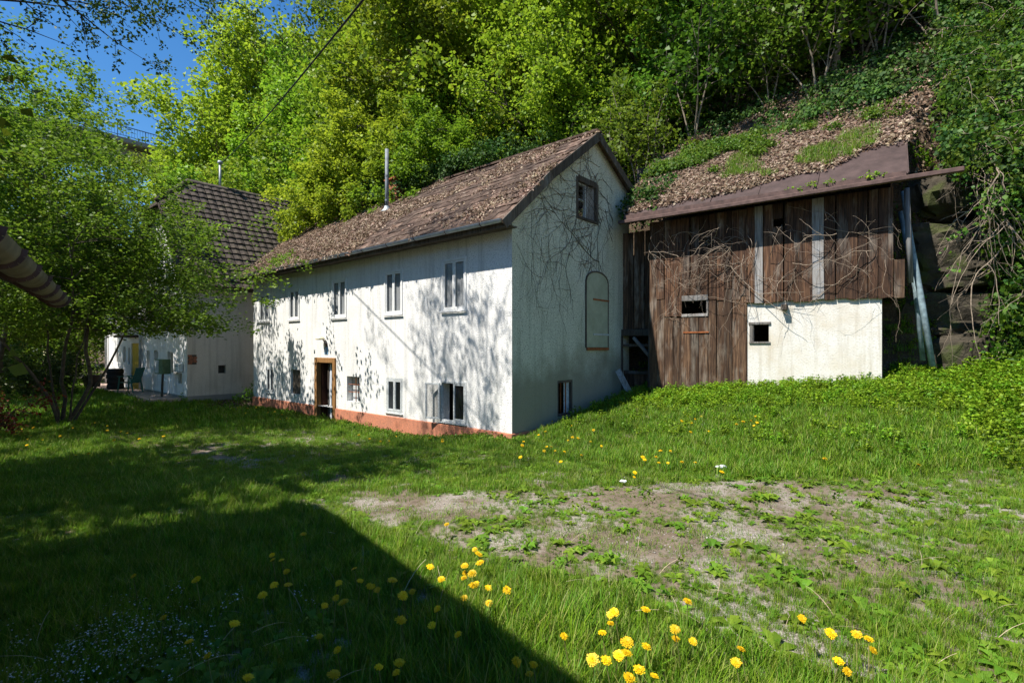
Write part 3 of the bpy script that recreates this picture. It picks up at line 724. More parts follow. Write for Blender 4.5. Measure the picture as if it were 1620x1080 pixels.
mbx = MB().box(-.86, -.36, -.17, -.003, .98, 1.28).build('letter_box', M['white_paint'], h2, bevel=.02)
MB().box(-.80, -.42, -.176, -.171, 1.18, 1.20).build('slot', M['dark_in'], mbx)

h3 = empty('end_house', hw(-19.9, -1.57, 0), HROT, 'white house with yellow door at the far end of the row', 'house')
mb = MB(); wall_cols(mb, [-5.95, 0], -.4, lambda u: 4.3, [(-2.84, -2.40, 1.18, 1.91), (-1.96, -1.64, 1.11, 1.85), (-4.02, -3.78, 1.18, 1.76), (-1.43, -.08, .0, 2.05), (-3.2, -2.4, 2.7, 3.6)], lambda u, d, z: (u, d, z), .14)
mb.add([(-5.95, 0, -.4), (-5.95, 7, -.4), (-5.95, 7, 4.3), (-5.95, 0, 4.3)], [(3, 2, 1, 0)])
mb.build('wall', M['white_house'], h3)
for a, b, z0, z1 in ((-2.84, -2.40, 1.18, 1.91), (-1.96, -1.64, 1.11, 1.85), (-4.02, -3.78, 1.18, 1.76), (-3.2, -2.4, 2.7, 3.6)):
    w = MB(); framebars(w, a, b, z0, z1, .035, .06, .11); wo = w.build('window', M['white_paint'], h3)
    MB().box(a + .036, b - .036, .08, .09, z0 + .036, z1 - .036).build('blind', M['tan_blind'], wo)
dd = MB().box(-1.43, -.08, .05, .11, .0, 2.05).build('door', M['yellow'], h3); 
for k in range(4): MB().box(-1.41 + k * .33, -1.41 + k * .33 + .315, .035, .049, .03, 2.02).build('board', M['yellow'], dd)
MB().tube([(-.25, -.05, 1.0), (-.25, .05, 1.0)], .015, 8).build('handle', M['galv'], dd)
MB().tube([(-5.75, -.09, .1), (-5.75, -.09, 4.2)], .05, 10).build('downpipe', M['galv'], h3, True)
deck([(-.45, 4.05), (3.4, 7.3), (7, 4.3)], -6.3, .1, .12).build('roof', M['tile'], h3)
MB().box(-1.7, .1, -.6, .2, 2.3, 2.4).build('porch_roof', M['brown_metal'], h3)
# paving in front of both
mb = MB(); 
pav = empty('terrace', hw(-14.2, -1.6, .0), HROT); pav['kind'] = 'structure'
for i in range(24):
    for j in range(2):
        a = -.1 - i * .5; b = a - .49
        MB().box(b, a, -.04 - j * .5 - .48, -.04 - j * .5, -.1, .055 + .006 * ((i * 7 + j * 3) % 3)).build('paving_slab', M['paving'], pav, bevel=.006)
# garden chair
def chair(loc, rz, label):
    t = empty('garden_chair', loc, rz, label, 'chair')
    for i in range(5): MB().box(-.24, .24, -.24 + i * .097, -.24 + i * .097 + .085, .40 - .006 * i, .425 - .006 * i).build('seat_slat', M['green_plastic'], t, bevel=.006)
    for i in range(5):
        x = -.24 + i * .098; MB().bar((x + .04, .25, .40), (x + .04, .46, .98), .085, .02, up=(0, 1, .3)).build('back_slat', M['green_plastic'], t, bevel=.005)
    MB().bar((-.25, .45, .97), (.25, .45, .97), .05, .05).build('top_rail', M['green_plastic'], t, bevel=.01)
    for sx in (-1, 1):
        MB().bar((sx * .27, -.26, 0), (sx * .25, -.20, .64), .05, .035).build('leg', M['green_plastic'], t, bevel=.006)
        MB().bar((sx * .27, .36, 0), (sx * .25, .24, .62), .05, .035).build('leg', M['green_plastic'], t, bevel=.006)
        MB().bar((sx * .26, -.28, .65), (sx * .26, .36, .66), .06, .03).build('armrest', M['green_plastic'], t, bevel=.01)
    return t
def hz_at(x, s): return float(ground_hs(x, s))
chair(hw(-18.3, -2.32, .062), HROT + R(-50), 'green slatted plastic garden chair on the terrace by the white house')
def tyre(loc, k, label):
    prof_ = [(.19, .03), (.20, .0), (.27, -.015), (.305, .02), (.31, .06), (.31, .14), (.305, .18), (.27, .215), (.20, .20), (.19, .17), (.215, .15), (.215, .05), (.19, .03)]
    o = MB().lathe(prof_, 24).build('car_tyre', M['rubber'], None, True); o.location = loc; o.rotation_euler = (0, 0, k * .7)
    return tag(o, label, 'tyre', 'stack of tyres by the yellow door')
base = hw(-21.0, -2.22, .075)
for k, lab in enumerate(('bottom black tyre of the stack by the yellow door', 'second black tyre up in the stack by the yellow door', 'third black tyre up in the stack by the yellow door', 'topmost black tyre of the stack by the yellow door')):
    tyre((base[0] + .02 * (k % 2), base[1] - .015 * k, base[2] + .0 + k * .217), k, lab)
# cabinet on a post
cb = empty('meter_cabinet', hw(-15.2, -2.0, hz_at(-15.2, -2.0)), HROT + R(12), 'green cabinet with glass front on a leaning dark post by the terrace', 'cabinet')
MB().tube([(-.06, 0, -.15), (-.03, 0, .5), (.02, 0, .95)], .04, 8).build('post', M['bark'], cb)
bx = MB().box(-.27, .27, -.14, .14, .92, 1.46).build('box', M['box_green'], cb, bevel=.01)
MB().box(-.24, .02, -.148, -.141, .96, 1.42).build('glass_front', M['galv'], cb)
# pot
po = empty('flower_pot', hw(-23.4, -2.6, hz_at(-23.4, -2.6)), 0, 'black tub planted with a leafy shrub at the end of the terrace', 'plant pot')
MB().lathe([(.0, .0), (.28, .0), (.36, .55), (.39, .56), (.39, .6), (.34, .6), (.32, .5), (.0, .5)], 18).build('tub', M['pot'], po, True)

# ------------------------------------------------------------------ bridge in the distance
bx0, by0, bz0 = -40.6, 60.0, 24.0
brg = empty('road_bridge', (bx0, by0, bz0), math.atan2(.79, .613), 'high concrete road bridge with blue railing crossing the valley', 'bridge')
MB().box(-60, 45, -3.2, 3.2, -.55, 0).build('deck', M['concrete'], brg, bevel=.1)
MB().box(-60, 45, -1.6, 1.6, -2.0, -.55).build('girder', M['concrete'], brg, bevel=.1)
for yy in (-3.1, 3.1):
    ra = MB().bar((-60, yy, 1.15), (45, yy, 1.15), .1, .08).build('railing', M['rail_blue'], brg)
    MB().bar((-60, yy, .18), (45, yy, .18), .06, .05).build('lower_rail', M['rail_blue'], ra)
    mb = MB()
    for i in range(420): mb.bar((-60 + i * .25, yy, .18), (-60 + i * .25, yy, 1.12), .03, .03)
    o = mb.build('railing_bars', M['rail_blue'], ra); o['kind'] = 'stuff'
    mb = MB()
    for i in range(42): MB().bar((-60 + i * 2.5, yy, 0), (-60 + i * 2.5, yy, 1.15), .08, .08).build('rail_post', M['rail_blue'], ra)
MB().box(-42, -39, -1.5, 1.5, -45, -2.0).build('pier', M['concrete'], brg)

# ------------------------------------------------------------------ building the photographer stands by (its gutter end shows, its roof casts the shadow)
ge, gn = (.563, -.826), (.826, .563)
GX, GY = -3.27, 3.7
nb = empty('outbuilding', (GX, GY, 0), math.atan2(ge[1], ge[0]) + R(3), 'plastered outbuilding with a low lean-to roof ending in a grey half-round gutter', 'building')
MB().box(-1.7, 9, -6.5, -1.32, -.6, 4.85).build('wall', M['lime'], nb)
MB().box(.35, 9, -1.318, -.45, -.6, 2.2).build('lean_to_wall', M['lime'], nb)
deck([(-.87, 4.83), (-4.0, 7.2), (-6.8, 4.85)], -1.72, 9.2, .14).build('roof', M['tile'], nb)
deck([(-1.315, 2.86), (-.02, 2.25)], .12, 9.2, .06).build('lean_to_roof', M['old_wood'], nb)
half_gutter(nb, .0, 9.2, .03, 2.20, .062, 'old_gutter', .42)

# ------------------------------------------------------------------ overhead cable
mx, my, mz = hw(-17.05, .6, 9.72)
p0 = Vector((mx, my, mz)); p1 = Vector((-1.34, 5, 5.6)); p2 = p1 + (p1 - p0).normalized() * 9
pts = []
for i in range(33):
    t = i / 32; p = p0.lerp(p2, t); p.z -= .55 * 4 * t * (1 - t) * .6; pts.append(p)
tag(MB().tube(pts, .013, 6).build('power_cable', M['cable'], None, True), 'black overhead cable rising from the mast on the tiled roof', 'cable')
up = pts[-1]
tag(MB().tube([(up.x, up.y, float(gz(up.x, up.y)) - .3), (up.x, up.y, up.z + .3)], [.13, .10], 10).build('utility_pole', M['bark_pale'], None, True), 'round wooden pole carrying the overhead cable', 'pole')

# ================================================================== vegetation
def leaf_arrays(pos, nrm, size, rng, wide=.45, fold=.18):
    """one folded four-cornered leaf per position; returns verts (4n,3), quads (n,4)"""
    n = len(pos); nrm = nrm / np.linalg.norm(nrm, axis=1, keepdims=True)
    t = rng.normal(size=(n, 3)); t -= nrm * (t * nrm).sum(1, keepdims=True); t /= np.linalg.norm(t, axis=1, keepdims=True)
    b = np.cross(nrm, t); L = np.asarray(size).reshape(-1, 1)
    v = np.empty((n, 4, 3))
    v[:, 0] = pos; v[:, 1] = pos + t * L * .5 + b * L * wide + nrm * L * fold
    v[:, 2] = pos + t * L - nrm * L * .1; v[:, 3] = pos + t * L * .5 - b * L * wide + nrm * L * fold
    return v.reshape(-1, 3), np.arange(4 * n).reshape(n, 4)
class Skel:
    def __init__(s, seed): s.r = random.Random(seed); s.br = []; s.an = []
    def branch(s, p, d, L, rad, lvl, P):
        r = s.r; n = max(3, int(L / P['seg'])); pts = [p.copy()]; rads = [rad]; step = L / n
        grav = P['trop'][min(lvl, len(P['trop']) - 1)]; wob = P['wob']
        kids = []
        for i in range(n):
            d = (d + Vector((r.gauss(0, wob), r.gauss(0, wob), r.gauss(0, wob))) + Vector((0, 0, grav)) * step).normalized()
            p = p + d * step; pts.append(p.copy()); f = (i + 1) / n
            rads.append(max(rad * (1 - f * .85), .003))
            if lvl < P['levels']:
                lo = P['start'][min(lvl, len(P['start']) - 1)]
                if f > lo:
                    k = P['rate'][min(lvl, len(P['rate']) - 1)] * step
                    while k > 0:
                        if r.random() < k: kids.append((p.copy(), d.copy(), f, rads[-1]))
                        k -= 1
            if lvl >= P['leaf_from'] and f > .15: s.an.append((p.copy(), d.copy()))
        s.br.append((pts, rads, lvl))
        for (kp, kd, f, kr) in kids:
            a = r.uniform(0, 2 * math.pi); side = kd.orthogonal().normalized(); side.rotate(Matrix.Rotation(a, 3, kd))
            sp = P['spread'][min(lvl, len(P['spread']) - 1)]
            nd = (kd * (1 - sp) + side * sp).normalized()
            ratio = P['ratio'][min(lvl, len(P['ratio']) - 1)]
            shape = (1.15 - .75 * f) if lvl == 0 else (1.1 - .5 * f)
            s.branch(kp, nd, L * ratio * shape * r.uniform(.7, 1.25), min(kr * .7, rad * .5), lvl + 1, P)
def tree_meshes(name, seed, P, leafmat, bark, per, sigma, size, upb=.8, wide=.45, start=(0, 0, 0)):
    s = Skel(seed); rng = np.random.default_rng(seed)
    for k in range(P.get('stems', 1)):
        a = 2.4 * k; off = Vector((math.cos(a), math.sin(a), 0)) * P.get('stem_gap', 0) * (k > 0)
        lean = Vector((math.cos(a), math.sin(a), 0)) * P.get('lean', .05)
        s.branch(Vector(start) + off, (Vector(P.get('dir', (0, 0, 1))) + lean).normalized(), P['h'] * (1 - .08 * k), P['r'] * (1 - .1 * k), 0, P)
    mz = P.get('minz', -9)
    s.br = [b_ for b_ in s.br if b_[2] == 0 or min(q.z for q in b_[0]) > mz]; s.an = [a_ for a_ in s.an if a_[0].z > mz]
    mb = MB()
    for pts, rads, lvl in s.br:
        if rads[0] < P.get('min_r', .006): 
            pts = [pts[0], pts[len(pts) // 2], pts[-1]]; rads = [rads[0], rads[len(rads) // 2], rads[-1]]
        mb.tube(pts, rads, 7 if lvl == 0 else (4 if lvl == 1 else 3), cap=False)
    me = bpy.data.meshes.new(name + '_wood'); me.from_pydata(mb.v, [], mb.f); me.materials.append(bark)
    me.polygons.foreach_set('use_smooth', np.ones(len(me.polygons), bool)); me.update()
    ap = np.array([a[0] for a in s.an]); ad = np.array([a[1] for a in s.an])
    idx = np.repeat(np.arange(len(ap)), per)
    pos = ap[idx] + rng.normal(scale=sigma, size=(len(idx), 3))
    nr = rng.normal(size=(len(idx), 3)) * .6 + np.array([0, 0, upb]) + ad[idx] * .3
    v, f = leaf_arrays(pos, nr, rng.uniform(.65, 1.25, len(idx)) * size, rng, wide)
    cm = np_mesh(name + '_leaves', v, f, [leafmat])
    return me, cm, len(idx)
COUNT = {}
def plant(name, wood, leaves, loc, rz, sc, label, cat, group=None, crown='crown'):
    t = empty(name, loc, rz, label, cat, group); t.scale = (sc, sc, sc) if not hasattr(sc, '__len__') else sc
    link('trunk', wood, t); link(crown, leaves, t); return t
# --- templates
MAPLE = dict(h=15, r=.20, seg=.8, trop=(.02, .03, -.05, -.06), wob=.09, levels=3, start=(.14, .2, .15), rate=(3.9, 2.3, 2.5), spread=(.72, .62, .6), ratio=(.36, .48, .5), leaf_from=2)
T = {}
T['maple0'] = tree_meshes('maple', 1, MAPLE, M['maple'], M['bark'], 6, .19, .20)
T['maple1'] = tree_meshes('maple', 2, dict(MAPLE, h=14, wob=.11), M['maple'], M['bark'], 6, .19, .20)
SLIM = dict(h=14, r=.11, seg=.9, trop=(.03, .05, -.03), wob=.06, levels=3, start=(.30, .2, .15), rate=(3.0, 2.4, 2.4), spread=(.55, .6, .6), ratio=(.26, .5, .5), leaf_from=2)
T['slim0'] = tree_meshes('slim_tree', 3, SLIM, M['leaf'], M['bark_pale'], 7, .24, .19)
T['slim1'] = tree_meshes('slim_tree', 4, dict(SLIM, h=12, wob=.09), M['leaf'], M['bark_pale'], 7, .24, .19)
BUSHY = dict(h=9, r=.16, seg=.6, trop=(.0, .02, -.04, -.05), wob=.13, levels=3, start=(.1, .15, .2), rate=(4.6, 3.0, 2.6), spread=(.75, .65, .6), ratio=(.48, .5, .5), leaf_from=2)
T['bushy'] = tree_meshes('bushy_tree', 6, BUSHY, M['olive'], M['bark'], 5, .18, .16)
SAP = dict(h=4.2, r=.028, seg=.35, trop=(.05, .02, -.05), wob=.10, levels=2, start=(.2, .2), rate=(3.4, 4.0), spread=(.6, .6), ratio=(.36, .45), leaf_from=1, stems=4, stem_gap=.12, lean=.22)
T['sap'] = tree_meshes('sapling', 7, SAP, M['leaf'], M['bark_pale'], 4, .14, .13)
T['bare'] = tree_meshes('bare_sapling', 8, dict(SAP, h=5.5, wob=.07, rate=(1.6, 1.2), lean=.3), M['leaf'], M['dry_vine'], 1, .1, .09)
for k in T: COUNT[k] = T[k][2]
print('LEAVES', COUNT)
tr = random.Random(21)
def put(kind, name, x, s, sc, label, cat='tree', group=None, dz=-.25):
    p = hw(x, s, float(ground_hs(x, s)) + dz)
    return plant(name, T[kind][0], T[kind][1], p, tr.uniform(0, 6.28), sc * tr.uniform(.92, 1.1), label, cat, group)
G1 = 'bright maples on the slope behind the houses'
for i, (x, s, sc) in enumerate([(-5.2, 8.6, .62), (-9.0, 7.8, .80), (-12.6, 8.4, .92), (-16.5, 10.5, 1.0), (-20.5, 11.0, 1.05), (-25, 11.5, 1.1), (-30.5, 12, 1.1), (-8.0, 12.5, 1.0), (-13, 14, 1.1), (-19, 16, 1.15), (-26, 17, 1.2), (-31, 8.8, 1.2), (-37, 10, 1.65), (-42, 12, 1.5), (-2.5, 11.5, .8), (-10.9, 5.9, .66), (-13.2, 6.6, .75), (-7.6, 6.3, .5)]):
    put('maple%d' % (i % 2), 'maple_tree', x, s, sc, 'maple tree with bright yellow-green spring leaves on the slope behind the houses', 'tree', G1)
T['lean'] = tree_meshes('maple', 12, dict(MAPLE, dir=(0, -.24, 1), start=(.44, .2, .15), rate=(6.0, 2.5, 2.5), ratio=(.32, .48, .5)), M['maple'], M['bark'], 6, .19, .19)
for (x, s, sc, lab) in ((-13.1, 4.6, .84, 'maple standing in the gap between the houses, its crown hanging over the far roof end'), (-11.4, 5.6, .62, 'maple leaning over the long roof behind the stove pipe'), (-13.3, 7.4, .95, 'tall maple behind the gap between the houses')):
    plant('maple_tree', T['lean'][0], T['lean'][1], hw(x, s, float(ground_hs(x, s)) - .6), HROT + tr.uniform(-.25, .25), sc, lab, 'tree')
T['droop'] = tree_meshes('maple', 14, dict(MAPLE, dir=(0, -.40, 1), start=(.22, .15, .15), trop=(.0, -.03, -.10, -.10), rate=(5.0, 2.5, 2.5)), M['maple'], M['bark'], 6, .18, .22)
for (x, s, sc, lab) in ((-12.3, 5.2, .50, 'low maple bowing over the far end of the leaf-strewn roof'), (-10.2, 5.3, .46, 'low maple bowing over the ridge between the flue and the tiled house'), (-8.0, 5.4, .42, 'low maple bowing over the ridge just behind the flue')):
    plant('maple_tree', T['droop'][0], T['droop'][1], hw(x, s, 3.6), HROT + tr.uniform(-.2, .2), sc, lab, 'tree')
G2 = 'slender trees on the wooded slope'
for i in range(46):
    x = -34 + 58 * ((i * .618) % 1) + tr.uniform(-1, 1); s = 12.5 + 26 * (i / 46) + tr.uniform(-1, 1)
    if x > 1: s = max(s, 10.5)
    put('slim%d' % (i % 2), 'slender_tree', x, s, tr.uniform(.8, 1.35), 'slender pale-barked tree standing high on the wooded slope', 'tree', G2)
for i in range(13):
    put('slim%d' % (i % 2), 'slender_tree', 1.0 + i * 1.05 + tr.uniform(-.4, .4), 8.8 + 5.0 * tr.random(), tr.uniform(.75, 1.05), 'slender pale-barked tree rooted just above the barn roof', 'tree', 'slender trees just above the barn')
G3 = 'leafy saplings on the slope'
for i in range(46):
    x = -4 + 17 * ((i * .618) % 1) + tr.uniform(-.5, .5); s = 8.3 + 10 * tr.random() ** 1.3
    if i < 12: x = tr.uniform(-9, 1.5); s = tr.uniform(6.6, 9.5)
    put('sap', 'sapling', x, s, tr.uniform(.7, 1.3), 'thin leafy sapling rooted in the leaf litter of the slope', 'sapling', G3, -.05)
G4 = 'bare saplings on the slope'
for i in range(26):
    x = -2 + 17 * ((i * .618 + .3) % 1); s = 8.6 + 9 * tr.random()
    put('bare', 'bare_sapling', x, s, tr.uniform(.8, 1.4), 'nearly bare brown sapling above the barn roof', 'sapling', G4, -.05)
G5 = 'olive-green trees down the valley'
for i, (x, y, sc) in enumerate([(-27, 27, .85), (-22.5, 33, .9), (-31, 36, 1.15), (-36, 31, 1.0), (-26, 41, 1.1), (-40, 44, 1.4), (-33, 50, 1.3), (-22, 44, 1.3), (-46, 36, 1.3), (-18.5, 39, 1.35), (-50, 52, 1.7), (-36, 62, 1.6), (-24, 24, .55), (-29, 22, .6)]):
    plant('valley_tree', T['bushy'][0], T['bushy'][1], (x, y, float(gz(x, y)) - .2), tr.uniform(0, 6), sc, 'olive-green bushy tree down the valley behind the end house', 'tree', G5)
# --- garden tree beside the lane (several stems, drooping spiny boughs)
GT = dict(h=7.6, minz=2.75, r=.048, seg=.45, trop=(.0, -.06, -.10, -.10), wob=.13, levels=3, start=(.34, .15, .15), rate=(3.8, 3.2, 3.4), spread=(.70, .62, .6), ratio=(.56, .46, .42), leaf_from=2, stems=6, stem_gap=.11, lean=.26, dir=(.20, .05, 1))
wd, lv, n = tree_meshes('garden_tree', 15, GT, M['olive'], M['bark'], 8, .085, .072)
print('garden', n)
plant('garden_tree', wd, lv, (-12.3, 14.2, float(gz(-12.3, 14.2)) - .1), .1, (1.22, 1.22, .95), 'many-stemmed garden tree with drooping olive foliage in the lawn by the lane', 'tree')
GT2 = dict(GT, dir=(0, 0, 1), h=9.4, r=.09, stems=3, lean=.22, start=(.38, .2, .15), trop=(.0, -.02, -.06, -.08))
wd, lv, n = tree_meshes('garden_tree', 18, GT2, M['olive'], M['bark'], 9, .10, .085)
print('garden2', n)
plant('garden_tree', wd, lv, (-20.5, 19.5, float(gz(-20.5, 19.5)) - .1), 4.4, 1.15, 'tallest garden tree at the far side of the lawn', 'tree')
plant('garden_tree', wd, lv, (-16.8, 16.5, float(gz(-16.8, 16.5)) - .1), 2.2, 1.22, 'dense taller tree behind the many-stemmed garden tree', 'tree')
# --- tall fruit tree whose boughs hang in from above and dapple the house front
FT = dict(h=8.4, r=.20, seg=.5, trop=(.0, -.02, -.06, -.08), wob=.10, levels=3, start=(2, .22, .12), rate=(0, 2.0, 2.6), spread=(.66, .6, .6), ratio=(.3, .38, .42), leaf_from=2)
def fruit_tree(base, limbs):
    s = Skel(27); rg = np.random.default_rng(27); b = Vector(base)
    s.branch(b, Vector((.02, .0, 1)), 8.6, .21, 0, dict(FT, wob=.025)); top = s.br[0][0]
    for (k, tgt) in limbs:
        st = top[k]; d = Vector(tgt) - st; s.branch(st.copy(), (d.normalized() + Vector((0, 0, .10))).normalized(), d.length * 1.05, .05, 1, FT)
    high = lambda pts: min(q.z for q in pts) > 6.05          # boughs were pruned clear of the lawn
    s.br = [b_ for b_ in s.br if b_[2] == 0 or high(b_[0])]; s.an = [a_ for a_ in s.an if a_[0].z > 6.0]
    mb = MB()
    for pts, rads, lvl in s.br: mb.tube(pts, rads, 8 if lvl == 0 else (5 if lvl == 1 else 3), cap=False)
    root = empty('fruit_tree', base, 0, 'tall fruit tree whose dark boughs hang against the blue sky', 'tree')
    mb.v = [tuple(Vector(v) - b) for v in mb.v]; mb.build('trunk', M['bark'], root, True)
    ap = np.array([a_[0] for a_ in s.an]) - np.array(base); idx = np.repeat(np.arange(len(ap)), 12)
    v, f = leaf_arrays(ap[idx] + rg.normal(scale=.065, size=(len(idx), 3)), rg.normal(size=(len(idx), 3)) * .7 + np.array([0, 0, .6]), rg.uniform(.6, 1.2, len(idx)) * .066, rg, .32)
    link('crown', np_mesh('fruit_leaves', v, f, [M['apple']]), root); print('fruit', len(idx))
fruit_tree((-10.4, 7.6, float(gz(-10.4, 7.6)) - .1), [(15, (-4.0, 7.7, 9.4)), (14, (-4.6, 8.3, 8.9)), (16, (-5.1, 8.5, 10.6)), (16, (-4.4, 8.0, 10.3)), (15, (-3.9, 7.5, 8.6)), (14, (-4.5, 8.1, 8.2)), (14, (-5.0, 6.6, 8.0)), (13, (-6.0, 6.4, 7.6)), (16, (-8.5, 6.0, 9.8)), (14, (-12, 5.0, 8.8)),
    (14, (-9.5, 4.5, 8.6)), (15, (-8.4, 3.8, 9.2)), (16, (-10.6, 3.4, 9.6)), (15, (-9.0, 4.8, 10.2)), (14, (-7.8, 4.4, 9.0)), (16, (-11.5, 4.2, 10.2)), (15, (-12.8, 6.2, 9.5))])
for (x, y, sc, rz, lab) in ((-13.6, 5.2, .95, 1.0, 'leafy tree standing beyond the end of the outbuilding'), (-11.6, 3.4, 1.2, 3.0, 'taller leafy tree close behind the outbuilding')):
    plant('yard_tree', T['bushy'][0], T['bushy'][1], (x, y, float(gz(x, y)) - .2), rz, sc, lab, 'tree')
# --- bushes
BU = dict(h=1.7, r=.02, seg=.16, trop=(.0, -.1, -.2), wob=.16, levels=2, start=(.1, .1), rate=(6, 6), spread=(.65, .6), ratio=(.5, .45), leaf_from=1, stems=9, stem_gap=.25, lean=.5)
rw, rl, _ = tree_meshes('red_bush', 31, BU, M['red_leaf'], M['bark'], 2, .07, .075)
gw_, gl, _ = tree_meshes('green_bush', 33, BU, M['apple'], M['bark'], 3, .07, .085)
lw_, ll, _ = tree_meshes('light_bush', 35, dict(BU, h=1.1, stems=6), M['nettle'], M['bark'], 2, .06, .08)
def bush(x, y, sc, w, l, lab, nm='shrub', g=None): plant(nm, w, l, (x, y, float(gz(x, y)) - .05), tr.uniform(0, 6), sc, lab, 'shrub', g, 'foliage')
bush(-12.3, 12.0, .95, rw, rl, 'shrub with dark red young leaves at the lawn edge', 'red_leaved_shrub')
bush(-14.6, 13.2, 1.2, gw_, gl, 'dark green shrub behind the red-leaved shrub')
bush(-13.6, 11.6, .9, gw_, gl, 'low dark green shrub in front of the red-leaved shrub')
bush(-17.5, 19.5, 1.2, gw_, gl, 'dark green shrub across the lawn by the tub')
bush(-20.0, 21.5, 1.4, gw_, gl, 'large dark green shrub far across the lawn')
bush(-18.5, 17.2, 1.3, gw_, gl, 'round green shrub behind the many-stemmed garden tree')
p = hw(-12.75, .25); bush(p[0], p[1], .85, lw_, ll, 'light green shrub in the gap between the two houses')
p = hw(-13.6, -1.9); bush(p[0], p[1], .4, lw_, ll, 'small pale plant at the foot of the cream side wall')
p = hw(-23.4, -2.6); plant('potted_shrub', lw_, ll, (p[0], p[1], hz_at(-23.4, -2.6) + .5), 0, .6, 'leafy shrub growing in the black tub', 'shrub', None, 'foliage')

# ------------------------------------------------------------------ scattering: one object that carries its own source pieces and points
def euler_from_mats(m):
    sy = -m[:, 2, 0]; y = np.arcsin(np.clip(sy, -1, 1)); x = np.arctan2(m[:, 2, 1], m[:, 2, 2]); z = np.arctan2(m[:, 1, 0], m[:, 0, 0])
    return np.stack([x, y, z], -1)
def scatter_tree():
    g = bpy.data.node_groups.new('scatter', 'GeometryNodeTree')
    g.interface.new_socket('Geometry', in_out='INPUT', socket_type='NodeSocketGeometry'); g.interface.new_socket('Geometry', in_out='OUTPUT', socket_type='NodeSocketGeometry')
    nd = g.nodes; L = g.links.new
    gi = nd.new('NodeGroupInput'); go = nd.new('NodeGroupOutput')
    def attr(n, t):
        a = nd.new('GeometryNodeInputNamedAttribute'); a.data_type = t; a.inputs['Name'].default_value = n
        return [o for o in a.outputs if o.enabled and o.name == 'Attribute'][0]
    sep = nd.new('GeometryNodeSeparateGeometry'); sep.domain = 'POINT'
    L(gi.outputs[0], sep.inputs['Geometry']); L(attr('pt', 'BOOLEAN'), sep.inputs['Selection'])
    sp = nd.new('GeometryNodeSplitToInstances'); sp.domain = 'POINT'
    L(sep.outputs['Inverted'], sp.inputs['Geometry']); L(attr('grp', 'INT'), sp.inputs['Group ID'])
    ip = nd.new('GeometryNodeInstanceOnPoints'); L(sep.outputs['Selection'], ip.inputs['Points']); L(sp.outputs['Instances'], ip.inputs['Instance'])
    ip.inputs['Pick Instance'].default_value = True
    L(attr('grp', 'INT'), ip.inputs['Instance Index'])
    e = nd.new('FunctionNodeEulerToRotation'); L(attr('rot', 'FLOAT_VECTOR'), e.inputs[0]); L(e.outputs[0], ip.inputs['Rotation'])
    L(attr('scl', 'FLOAT'), ip.inputs['Scale']); L(ip.outputs[0], go.inputs[0])
    return g
SCAT = scatter_tree()
def scatter(name, sources, mats, pos, rot, scl, label, cat, seed=1):
    """sources: list of (verts, quads, matindex)"""
    rng = np.random.default_rng(seed); V = []; F = []; MI = []; grp = []; b = 0
    for k, (v, f, mi) in enumerate(sources):
        V.append(v); F.append(np.asarray(f) + b); MI.append(np.broadcast_to(mi, len(f))); grp += [k] * len(v); b += len(v)
    ns = b; n = len(pos); V.append(pos); V = np.concatenate(V)
    me = np_mesh(name, V, np.concatenate(F), mats, False, np.concatenate(MI))
    if len(me.vertices) != len(V): raise RuntimeError('scatter mesh changed')
    g = np.concatenate([grp, rng.integers(0, len(sources), n)]).astype(np.int32)
    a = me.attributes.new('grp', 'INT', 'POINT'); a.data.foreach_set('value', g)
    a = me.attributes.new('pt', 'BOOLEAN', 'POINT'); a.data.foreach_set('value', np.arange(len(V)) >= ns)
    a = me.attributes.new('scl', 'FLOAT', 'POINT'); a.data.foreach_set('value', np.concatenate([np.ones(ns), scl]).astype(np.float32))
    a = me.attributes.new('rot', 'FLOAT_VECTOR', 'POINT'); a.data.foreach_set('vector', np.concatenate([np.zeros((ns, 3)), rot]).astype(np.float32).ravel())
    o = link(name, me); md = o.modifiers.new('scatter', 'NODES'); md.node_group = SCAT
    return tag(o, label, cat, None, 'stuff')
def blades(seed, n, rad, h0, h1, w, bend):
    """a tuft of grass blades, each two quads"""
    r = np.random.default_rng(seed); a = r.uniform(0, 6.28, n); q = rad * np.sqrt(r.random(n))
    px, py = q * np.cos(a), q * np.sin(a); h = r.uniform(h0, h1, n); d = r.uniform(0, 6.28, n); b = r.uniform(.2, 1, n) * bend * h
    dx, dy = np.cos(d), np.sin(d); wx, wy = -dy * w * .5, dx * w * .5
    v = np.zeros((n, 6, 3))
    for i, (t, ww, bb) in enumerate(((0, 1, 0), (.55, .8, .3), (1, .08, 1))):
        cx, cy, cz = px + dx * b * bb, py + dy * b * bb, h * t * (1 if t < 1 else .93)
        v[:, 2 * i] = np.stack([cx - wx * ww, cy - wy * ww, cz], -1); v[:, 2 * i + 1] = np.stack([cx + wx * ww, cy + wy * ww, cz], -1)
    base = np.arange(n)[:, None] * 6
    f = np.concatenate([base + np.array([[0, 1, 3, 2]]), base + np.array([[2, 3, 5, 4]])])
    return v.reshape(-1, 3), f, 0
def rosette(seed, n, L, wide, rise):
    r = np.random.default_rng(seed); v = []; f = []
    for i in range(n):
        a = i * 2.4 + r.uniform(-.3, .3); l = L * r.uniform(.6, 1.1); up = rise * r.uniform(.3, 1.2); c, s = math.cos(a), math.sin(a); w = l * wide
        P = lambda d, k, z: (c * d - s * k, s * d + c * k, z); b = len(v)
        v += [P(.01, -.008, .0), P(.01, .008, 0), P(l * .55, w, up * .8 + .01), P(l * .55, -w, up * .8 + .01), P(l, .1 * w, up * .55), P(l, -.1 * w, up * .55)]
        f += [(b, b + 1, b + 2, b + 3), (b + 3, b + 2, b + 4, b + 5)]
    return np.array(v), np.array(f), 0
